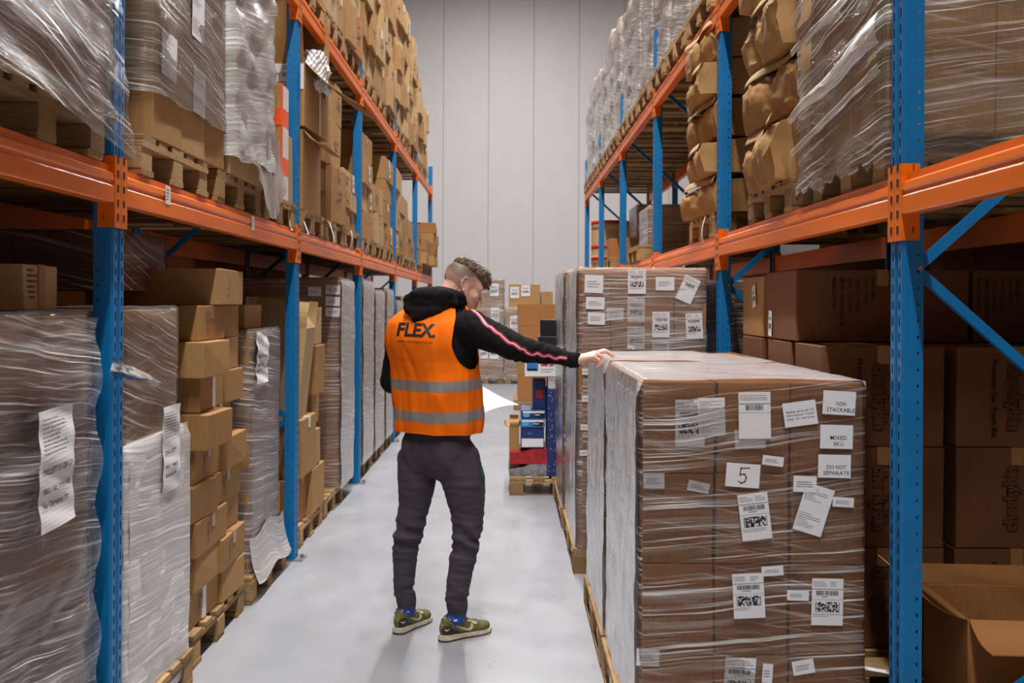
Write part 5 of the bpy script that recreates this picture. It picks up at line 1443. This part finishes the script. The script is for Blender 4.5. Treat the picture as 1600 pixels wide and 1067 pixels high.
# hood lying on the upper back
h = MB()
hc = P(672, 476, 4.86)
nk = P(694, 470, 4.99)
for k in range(17):
    t_ = k / 17 * 2 * math.pi
    pass
ringp = []
for k in range(19):
    t_ = math.pi * 2 * k / 18; p = nk + RGT * (.088 * math.cos(t_)) + FWD * (.070 * math.sin(t_)) + UP * (.012 - .030 * math.sin(t_) - .01)
    ringp.append((p, .030 + .008 * (math.sin(t_) < 0)))
h.chain(ringp, 14)
h.chain([(P(640, 470, 4.90), .032), (P(655, 463, 4.86), .040), (P(675, 462, 4.85), .044), (P(695, 466, 4.86), .042), (P(706, 473, 4.88), .032)], 16)
h.chain([(P(641, 481, 4.88), .034), (P(655, 490, 4.845), .036), (P(674, 486, 4.84), .036), (P(694, 479, 4.86), .028), (P(712, 476, 4.89), .014)], 16)
h.chain([(P(650, 497, 4.835), .026), (P(662, 494, 4.835), .028)], 14)
h.ball(tuple(P(670, 474, 4.88)), (.105, .07, .055), 20, 14)
def hf(co, n):
    return .007 * noise.noise(Vector((co.x * 12 + co.z * 10, co.y * 10, co.z * 30))) + .003 * noise.noise(co * 40)
remesh(h, 'hood', BLK, .005, hood_, 5, hf)
# sleeve cuff ribs
cf = MB().tube(WR_R + V3(-.032, .002, 0), WR_R + V3(.006, 0, 0), .0365, .0345, 28); cf.build('cuff', BLK, hood_, True)
# pink and red piping tape on the sleeve
PINK = plain('pink_reflective_piping', rgb(240, 176, 190), .4, var=.0); REDT = plain('red_sleeve_tape', rgb(168, 26, 56), .6, var=.05)
bvh = BVHTree.FromPolygons([v.co for v in hood_.data.vertices], [tuple(p.vertices) for p in hood_.data.polygons])
key = [(733, 481), (741, 486), (750, 496), (764, 511), (776, 518), (786, 528), (800, 537), (816, 545), (826, 552), (842, 553), (858, 556), (874, 560), (889, 557)]
line = []
for a, b_ in zip(key, key[1:]):
    for q in range(6): line.append((a[0] + (b_[0] - a[0]) * q / 6, a[1] + (b_[1] - a[1]) * q / 6 + 1.3 * math.sin(a[0] * .35 + q * .8)))
pts = []
for px, py in line:
    o_ = Vector((0, 0, CAM_H)); dr = (P(px, py, 4.8) - o_).normalized(); hit = bvh.ray_cast(o_, dr)
    if hit[0] is not None: pts.append((hit[0], hit[1]))
def ribbon(name, mat, width, off, dz=0.0):
    m = MB(); prev = None
    for i, (p, n) in enumerate(pts):
        q = pts[min(i + 1, len(pts) - 1)][0] - pts[max(i - 1, 0)][0]; sd = n.cross(q).normalized()
        rr = []
        for e in (-1, -.33, .33, 1):
            c0 = p + sd * width / 2 * e + n * .02; hit = bvh.ray_cast(c0, -n)
            s_ = (hit[0] if hit[0] is not None and (hit[0] - p).length < .03 else p + sd * width / 2 * e) + n * off; rr.append(tuple(s_))
        i0 = len(m.v); m.v += rr
        if i: m.f += [(i0 - 4 + j, i0 - 3 + j, i0 + 1 + j, i0 + j) for j in range(3)]; m.mi += [0] * 3
    return m.build(name, mat, hood_, True)
ribbon('sleeve_tape', REDT, .020, .0022); ribbon('piping', PINK, .0062, .0040)

# trousers
tr = MB()
tr.chain(LEGL, 22); tr.chain(LEGR, 22)
PC = P(686, 700, 4.955)
MP = Matrix.Rotation(-TH, 4, 'Z'); MP.translation = PC
tr.ball((0, 0, 0), (.185, .130, .14), 24, 16, 0, MP)
tr.ball((.075, -.03, -.02), (.11, .10, .14), 20, 14, 0, MP); tr.ball((-.075, -.03, -.02), (.11, .10, .14), 20, 14, 0, MP)
MP2 = MP.copy(); MP2.translation = P(686, 664, 4.955); tr.ball((0, 0, 0), (.192, .128, .12), 24, 14, 0, MP2)
def tfold(co, n):
    z = co.z; f = .005 * noise.noise(Vector((co.x * 8, co.y * 8, z * 10)))
    kn = math.exp(-((z - .46) / .09) ** 2); an = math.exp(-((z - .185) / .06) ** 2); hip = math.exp(-((z - .86) / .10) ** 2)
    f += (kn + an * 1.2 + .4) * .0085 * noise.noise(Vector((co.x * 10 + z * 14, co.y * 10, z * 42)))
    f += kn * .008 * math.sin(z * 70 + co.x * 24 + 4 * noise.noise(co * 8)) * (.4 + abs(n.y))
    f += hip * .010 * noise.noise(Vector((co.x * 22, co.y * 12, (z + co.x) * 14)))
    return f
trs = remesh(tr, 'trousers', NVY, .006, man, 6, tfold)
for (a, b_, rr) in ((LEGL[-1][0] + V3(.004, 0, .012), ANK_L + V3(0, 0, -.005), .045), (LEGR[-1][0] + V3(.0, 0, .008), ANK_R + V3(0, 0, .002), .047)):
    m = MB(); n = 60; z_ = (b_ - a)
    def fn(u, v): 
        t_ = u * 6.283; r_ = rr - .004 * v + .0012 * math.sin(u * 60 * 3.14) + .004 * math.sin(v * 3.14); c_ = a.lerp(b_, v); return c_ + Vector((r_ * math.cos(t_), r_ * math.sin(t_), 0))
    m.grid(fn, 120, 6, closeu=True); m.build('ankle_cuff', NVY, trs, True)
GRN = plain('green_side_stripe', rgb(30, 92, 62), .8, var=.05)
bt = BVHTree.FromPolygons([v.co for v in trs.data.vertices], [tuple(p.vertices) for p in trs.data.polygons])
m = MB(); first = True
for k in range(13):
    py = 708 + k * 3.7; px = 748.5 + k * .75; wv = 7.0 * math.sin(min(1, (k + .6) / 8) * 1.5) * (1 if k < 11 else .5)
    rr = []
    for e in (-1, 0, 1):
        o_ = Vector((0, 0, CAM_H)); dr = (P(px + e * wv / 2, py, 4.8) - o_).normalized(); hit = bt.ray_cast(o_, dr)
        if hit[0] is None: hit = bt.find_nearest(P(px + e * wv / 2, py, 4.85))
        rr.append(tuple(hit[0] + hit[1] * .0025))
    i0 = len(m.v); m.v += rr
    if k: m.f += [(i0 - 3 + j, i0 - 2 + j, i0 + 1 + j, i0 + j) for j in range(2)]; m.mi += [0] * 2
m.build('side_stripe', GRN, trs, True)

# vest: surface round the torso with arm holes and a v neck, hanging slightly loose
NS, NZ = 300, 190; VZ0, VZ1 = .965, 1.566
def vest_pt(s, z, off=0.0):
    g = .006 + .018 * max(0, (1.25 - z) / .3) * .6
    p = torso(s, z, g); c = ring(z)[0]; n = (p - c); n.z = 0; n.normalize()
    cs_, sn_ = math.cos(s * 6.28318), math.sin(s * 6.28318)
    fold = .008 * noise.noise(Vector((cs_ * 2.6, sn_ * 2.6, z * 2))) * (1 + (1.45 - z) * 2) + .010 * noise.noise(Vector((cs_ * 1.6 + 7, sn_ * 1.6, z * 8)))
    fold += .0050 * noise.noise(Vector((cs_ * 6.4, sn_ * 6.4, z * 10)))
    # a long slanting crease from the print to the upper band
    cr = (s - .262) - (1.34 - z) * -.14
    fold -= .010 * math.exp(-(cr / .008) ** 2) * max(0, 1 - abs(z - 1.29) / .12)
    cr = (s - .20) + (1.22 - z) * .25
    fold += .007 * math.exp(-(cr / .02) ** 2) * max(0, 1 - abs(z - 1.15) / .08)
    wob = .004 * noise.noise(Vector((s * 14, 1, 1)))
    q = p + n * (fold + off + .004); q.z += wob * max(0, (1.1 - z) / .13)
    return q
def hole(s, z):
    """arm openings: his right at s=0, his left at s=.5"""
    sw = (s + .5) % 1 - .5
    for c_, sgn, z_c, hz_, ws in ((0.0, 1, 1.375, .112, .092), (.5, 1, 1.35, .12, .085)):
        ds = s - c_ if c_ else sw
        zc = z_c
        if z > zc:
            w_ = ws * (1 - .38 * min(1, (z - zc) / .17))
            if abs(ds - .010) < w_ and z < 1.60: return True
        else:
            if ((ds - .010) / ws) ** 2 + ((z - zc) / hz_) ** 2 < 1: return True
    if .60 < s < .90 and z > 1.40 and abs(s - .75) < (z - 1.40) * .8: return True
    if abs(s - .75) < .004: return True
    return False
def vest_part(name, mat, sel, off, parent, thick=.0018):
    idx = {}; V = []; F = []
    def vid(i, j):
        k_ = (i % NS, j)
        if k_ not in idx: idx[k_] = len(V); V.append(tuple(vest_pt((i % NS) / NS, VZ0 + (VZ1 - VZ0) * j / NZ, off)))
        return idx[k_]
    for j in range(NZ):
        for i in range(NS):
            s, z = (i + .5) / NS, VZ0 + (VZ1 - VZ0) * (j + .5) / NZ
            if sel(s, z) and not hole(s, z): F.append((vid(i, j), vid(i, j + 1), vid(i + 1, j + 1), vid(i + 1, j))[::-1])
    me = bpy.data.meshes.new(name); me.from_pydata(V, [], F); me.materials.append(mat)
    me.polygons.foreach_set('use_smooth', [True] * len(F)); me.update()
    o = link(me, name, parent); return o
vest = vest_part('reflective_vest', ORG, lambda s, z: True, .0, man)
ev = vest.modifiers.new('t', 'SOLIDIFY'); ev.thickness = .002; ev.offset = -1
def bandz(s, z0): return z0 + .012 * math.sin((s - .05) * 6.283)
for z0 in (1.196, 1.052):
    m = MB(); nn_ = 240
    def fn(u, v, z0=z0):
        s = .756 + u * .988; return vest_pt(s % 1, z0 - .010 * math.sin(s * 2 * math.pi) + (v - .5) * .049, .0026)
    m.grid(fn, nn_, 8); m.build('reflective_band', REFL, vest, True)
# armhole edging
for cs in ((0.0, 1.375, .112, .092), (.5, 1.35, .12, .085)):
    c_, zc, hz_, ws = cs; pts_ = []
    for k in range(41):
        a = math.pi * (1 + k / 40); pts_.append((c_ + .010 + ws * math.cos(a), zc + hz_ * math.sin(a)))
    up1 = [(c_ + .010 + ws * (1 - .38 * min(1, (z - zc) / .17)), z) for z in [zc + .01 * q for q in range(1, 18)]]
    up0 = [(c_ + .010 - ws * (1 - .38 * min(1, (z - zc) / .17)), z) for z in [zc + .01 * q for q in range(17, 0, -1)]]
    path = up0 + pts_ + up1
    m = MB(); pr = None
    for s, z in path:
        p = vest_pt(s % 1, z, .001)
        if pr is not None: m.tube(pr, p, .0028, n=6, cap=False)
        pr = p
    m.build('edging', ORG, vest, True)
# hem edging
m = MB(); pr = None
for k in range(161):
    s = .754 + k / 160 * .992; p = vest_pt(s % 1, VZ0, .001)
    if pr is not None: m.tube(pr, p, .0028, n=6, cap=False)
    pr = p
m.build('edging', ORG, vest, True)
# lettering across the back
bvv = BVHTree.FromPolygons([v.co for v in vest.data.vertices], [tuple(p.vertices) for p in vest.data.polygons])
def vest_text(string, px0_, px1_, pyb, pyt, bold, shear, tiltpx=0, name='lettering', spacing=None):
    c = bpy.data.curves.new('t', 'FONT'); c.body = string; c.offset = bold; c.shear = shear; c.resolution_u = 3
    if spacing: c.space_character = spacing
    o = bpy.data.objects.new('t', c); COL.objects.link(o)
    me = bpy.data.meshes.new_from_object(o.evaluated_get(bpy.context.evaluated_depsgraph_get())) if False else o.to_mesh()
    bm = bmesh.new(); bm.from_mesh(me); o.to_mesh_clear(); bpy.data.objects.remove(o)
    bmesh.ops.triangulate(bm, faces=bm.faces)
    for _ in range(3 if bold else 1):
        ed = [e for e in bm.edges if e.calc_length() > .12]
        if ed: bmesh.ops.subdivide_edges(bm, edges=ed, cuts=1); bmesh.ops.triangulate(bm, faces=bm.faces)
    xs = [v.co.x for v in bm.verts]; ys = [v.co.y for v in bm.verts]; ax, bx, ay, by = min(xs), max(xs), min(ys), max(ys)
    for v in bm.verts:
        u = (v.co.x - ax) / (bx - ax); w_ = (v.co.y - ay) / (by - ay)
        px = px0_ + (px1_ - px0_) * u; py = pyb + (pyt - pyb) * w_ + tiltpx * u
        o_ = Vector((0, 0, CAM_H)); dr = (P(px, py, 4.8) - o_).normalized(); hit = bvv.ray_cast(o_, dr)
        if hit[0] is None: hit = bvv.find_nearest(P(px, py, 4.82))
        v.co = hit[0] + Vector((0, -1, 0)) * .0035 - FWD * .001
    out = bpy.data.meshes.new(name); bm.to_mesh(out); bm.free(); out.materials.append(INK)
    return link(out, name, vest)
vest_text('FLEX.', 619.5, 680.5, 526, 504, .035, .22, 2.5)
vest_text('www.flexlogistics.eu', 621, 676, 536.5, 531, .012, .0, 2.5, spacing=1.25)

# shoes
OLV = plain('olive_mesh', rgb(112, 106, 62), .8, var=.2, nscale=60, bump=.3, bdist=.001); DKB = plain('dark_heel_panel', rgb(50, 42, 34), .6, var=.15); CRM = plain('cream_rubber', rgb(206, 196, 170), .6, var=.15, nscale=30); OUT = plain('dark_outsole', rgb(70, 48, 32), .7)
CRL = plain('cream_overlay', rgb(206, 194, 156), .6, var=.05); WHT = plain('white_print', rgb(230, 230, 230), .5, var=0)
SOCK = NT('blue_patterned_sock'); vo = SOCK.add('ShaderNodeTexVoronoi'); vo.inputs['Scale'].default_value = 45; SOCK.link(SOCK.obj(), vo.inputs['Vector'])
SOCK.link(SOCK.mixc(SOCK.mapr(vo.outputs['Distance'], .22, .26), rgb(214, 218, 230), rgb(44, 78, 158)), SOCK.b.inputs['Base Color']); SOCK.b.inputs['Roughness'].default_value = .9
def outline(x, k=1.0):
    """half widths of the sole at x (0 heel .. .295 toe)"""
    t_ = x / .295
    w_ = .034 + .012 * math.sin(min(1, t_ / .72) ** 2 * math.pi * .5) - .006 * math.exp(-((t_ - .42) / .15) ** 2)
    if t_ < .12: w_ *= math.sqrt(max(0, 1 - ((.12 - t_) / .12) ** 2)) 
    if t_ > .80: w_ *= math.sqrt(max(0, 1 - ((t_ - .80) / .20) ** 2))
    return w_ * k
def shoe(heel, dirv, label_, flip):
    M = Matrix((dirv, UP.cross(dirv), UP)).transposed().to_4x4(); M.translation = heel
    n = 44
    def slab(name, mat, z0, z1, k0, k1, z0f=None):
        m = MB(); rows = []
        for q in range(n + 1):
            t_ = .5 - .5 * math.cos(q / n * math.pi); x = t_ * .295; lift = .012 * max(0, (t_ - .82) / .18) ** 2
            th_ = 1 - .38 * t_
            for sy in (-1, 1):
                m.v += [(x, sy * outline(x, k0), z0 * th_ + lift), (x, sy * outline(x, k1) , z1 * th_ + lift)]
        for q in range(n):
            a = q * 4; c_ = a + 4
            m.f += [(a, c_, c_ + 1, a + 1), (a + 2, a + 3, c_ + 3, c_ + 2), (a + 1, c_ + 1, c_ + 3, a + 3), (a, a + 2, c_ + 2, c_)]; m.mi += [0] * 4
        return m, mat, name
    root = None
    m = MB()
    E = [((.048, 0, .058), (.044, .031, .046)), ((.075, 0, .062), (.06, .033, .040)), ((.125, 0, .052), (.07, .037, .040)), ((.175, 0, .042), (.065, .040, .034)), ((.225, 0, .034), (.060, .041, .026)), ((.245, 0, .034), (.042, .036, .024)), ((.038, 0, .085), (.026, .024, .026)), ((.125, 0, .080), (.034, .020, .022)), ((.112, 0, .096), (.016, .020, .020))]
    for c_, r_ in E: m.ball(c_, r_, 24, 14, 0, M)
    m.tube(M @ Vector((.06, 0, .06)), M @ Vector((.062, 0, .108)), .036, .034, 24)
    up = remesh(m, 'shoe', OLV, .003, None, 5)
    return up, M, slab
def finish_shoe(heel, dirv, nm, ank, hip):
    up, M, slab = shoe(heel, dirv, '', 0)
    # keep it part of the worn outfit
    up.parent = man; up.name = 'shoe'
    for mm, mat, name in (slab('midsole', CRM, .009, .031, 1.03, .97), slab('outsole', OUT, .0, .0105, 1.0, 1.03)):
        ob = mm.build(name, mat, up, True); ob.data.transform(M); 
        try: ob.data.set_sharp_from_angle(angle=R(50))
        except Exception: pass
    b_ = BVHTree.FromPolygons([v.co for v in up.data.vertices], [tuple(p.vertices) for p in up.data.polygons])
    Mi = M
    def patch(name, poly, mat, sy, off=.0016, dens=3):
        bm = bmesh.new(); vs = [bm.verts.new((x, 0, z)) for x, z in poly]; bm.faces.new(vs); bmesh.ops.triangulate(bm, faces=bm.faces)
        for _ in range(dens):
            ed = [e for e in bm.edges if e.calc_length() > .008]
            if ed: bmesh.ops.subdivide_edges(bm, edges=ed, cuts=1); bmesh.ops.triangulate(bm, faces=bm.faces)
        for v in bm.verts:
            o_ = Mi @ Vector((v.co.x, sy * .12, v.co.z)); dr = (Mi.to_3x3() @ Vector((0, -sy, 0))).normalized(); hit = b_.ray_cast(o_, dr)
            if hit[0] is None: hit = b_.find_nearest(Mi @ Vector((v.co.x, sy * .03, v.co.z)))
            v.co = hit[0] - dr * off
        me = bpy.data.meshes.new(name); bm.to_mesh(me); bm.free(); me.materials.append(mat); me.polygons.foreach_set('use_smooth', [True] * len(me.polygons)); link(me, name, up)
    for sy in (-1, 1):
        patch('heel_panel', [(.008, .034), (.045, .032), (.105, .028), (.085, .042), (.060, .052), (.042, .075), (.016, .078), (.006, .058)], DKB, sy, .0012)
        patch('tick_mark', [(.062, .074), (.090, .056), (.125, .040), (.146, .034), (.158, .038), (.166, .052), (.164, .074), (.154, .056), (.142, .048), (.122, .052), (.092, .064)], CRL, sy, .0026)
        patch('toe_guard', [(.19, .022), (.292, .020), (.285, .030), (.25, .034), (.215, .032)], CRM if False else OLV, sy, .002)
        patch('lace_panel', [(.140, .082), (.158, .080), (.196, .064), (.190, .058), (.172, .062), (.165, .074), (.146, .076)], CRL, sy, .0022)
        patch('heel_mark', [(.012, .062), (.020, .053), (.026, .052), (.040, .062), (.027, .057), (.020, .059)], WHT, sy, .003)
    m = MB()
    for k in range(5):
        x = .135 + k * .013; z = .097 - k * .007
        m.tube(Mi @ Vector((x, -.018, z - .006)), Mi @ Vector((x + .006, .0, z + .001)), .0028, n=7); m.tube(Mi @ Vector((x + .006, 0, z + .001)), Mi @ Vector((x, .018, z - .006)), .0028, n=7)
    m.build('lace', CRL, up, True)
    # collar opening and sock
    a = Mi @ Vector((.062, 0, .07)); top = ank + UP * .02
    MB().chain([(ank + UP * .02, .043), (ank - UP * .01, .042), (Mi @ Vector((.064, 0, .085)), .037), (Mi @ Vector((.064, 0, .06)), .034)], 24).build('sock', SOCK.m, man, True)
    col = MB(); pr = None
    for k in range(65):
        t_ = k / 64 * 6.283; p = Mi @ Vector((.066 + .044 * math.cos(t_), .035 * math.sin(t_), .094 + .013 * math.cos(2 * t_) + .006 * math.cos(t_)))
        if pr is not None: col.tube(pr, p, .0048, n=10, cap=False)
        pr = p
    col.build('collar', OLV, up, True)
    return up
finish_shoe(HEEL_L, FDL, 'left', ANK_L, 0); finish_shoe(HEEL_R, FDR, 'right', ANK_R, 0)

# sheet of paper in the left hand
c4 = [V3(-.300, 5.155, 1.112), V3(-.125, 4.985, 1.045), V3(.050, 5.10, 1.075), V3(-.130, 5.27, 1.148)]
def fn(u, v):
    p = c4[0].lerp(c4[1], u).lerp(c4[3].lerp(c4[2], u), v); return p + V3(0, 0, .012 * math.sin(v * 3.1) - .006 * math.sin(u * 3.1))
m = MB().grid(fn, 10, 14); b0 = len(m.v); k0 = len(m.f)
m.v += [(x, y, z - .0006) for x, y, z in m.v[:b0]]; m.f += [tuple(i + b0 for i in f)[::-1] for f in m.f[:k0]]; m.mi += [0] * k0
pp_ = m.build('paper_sheet', PAPER, None, True); tag(pp_, 'white sheet of paper held out in front by the man in the vest', 'paper')
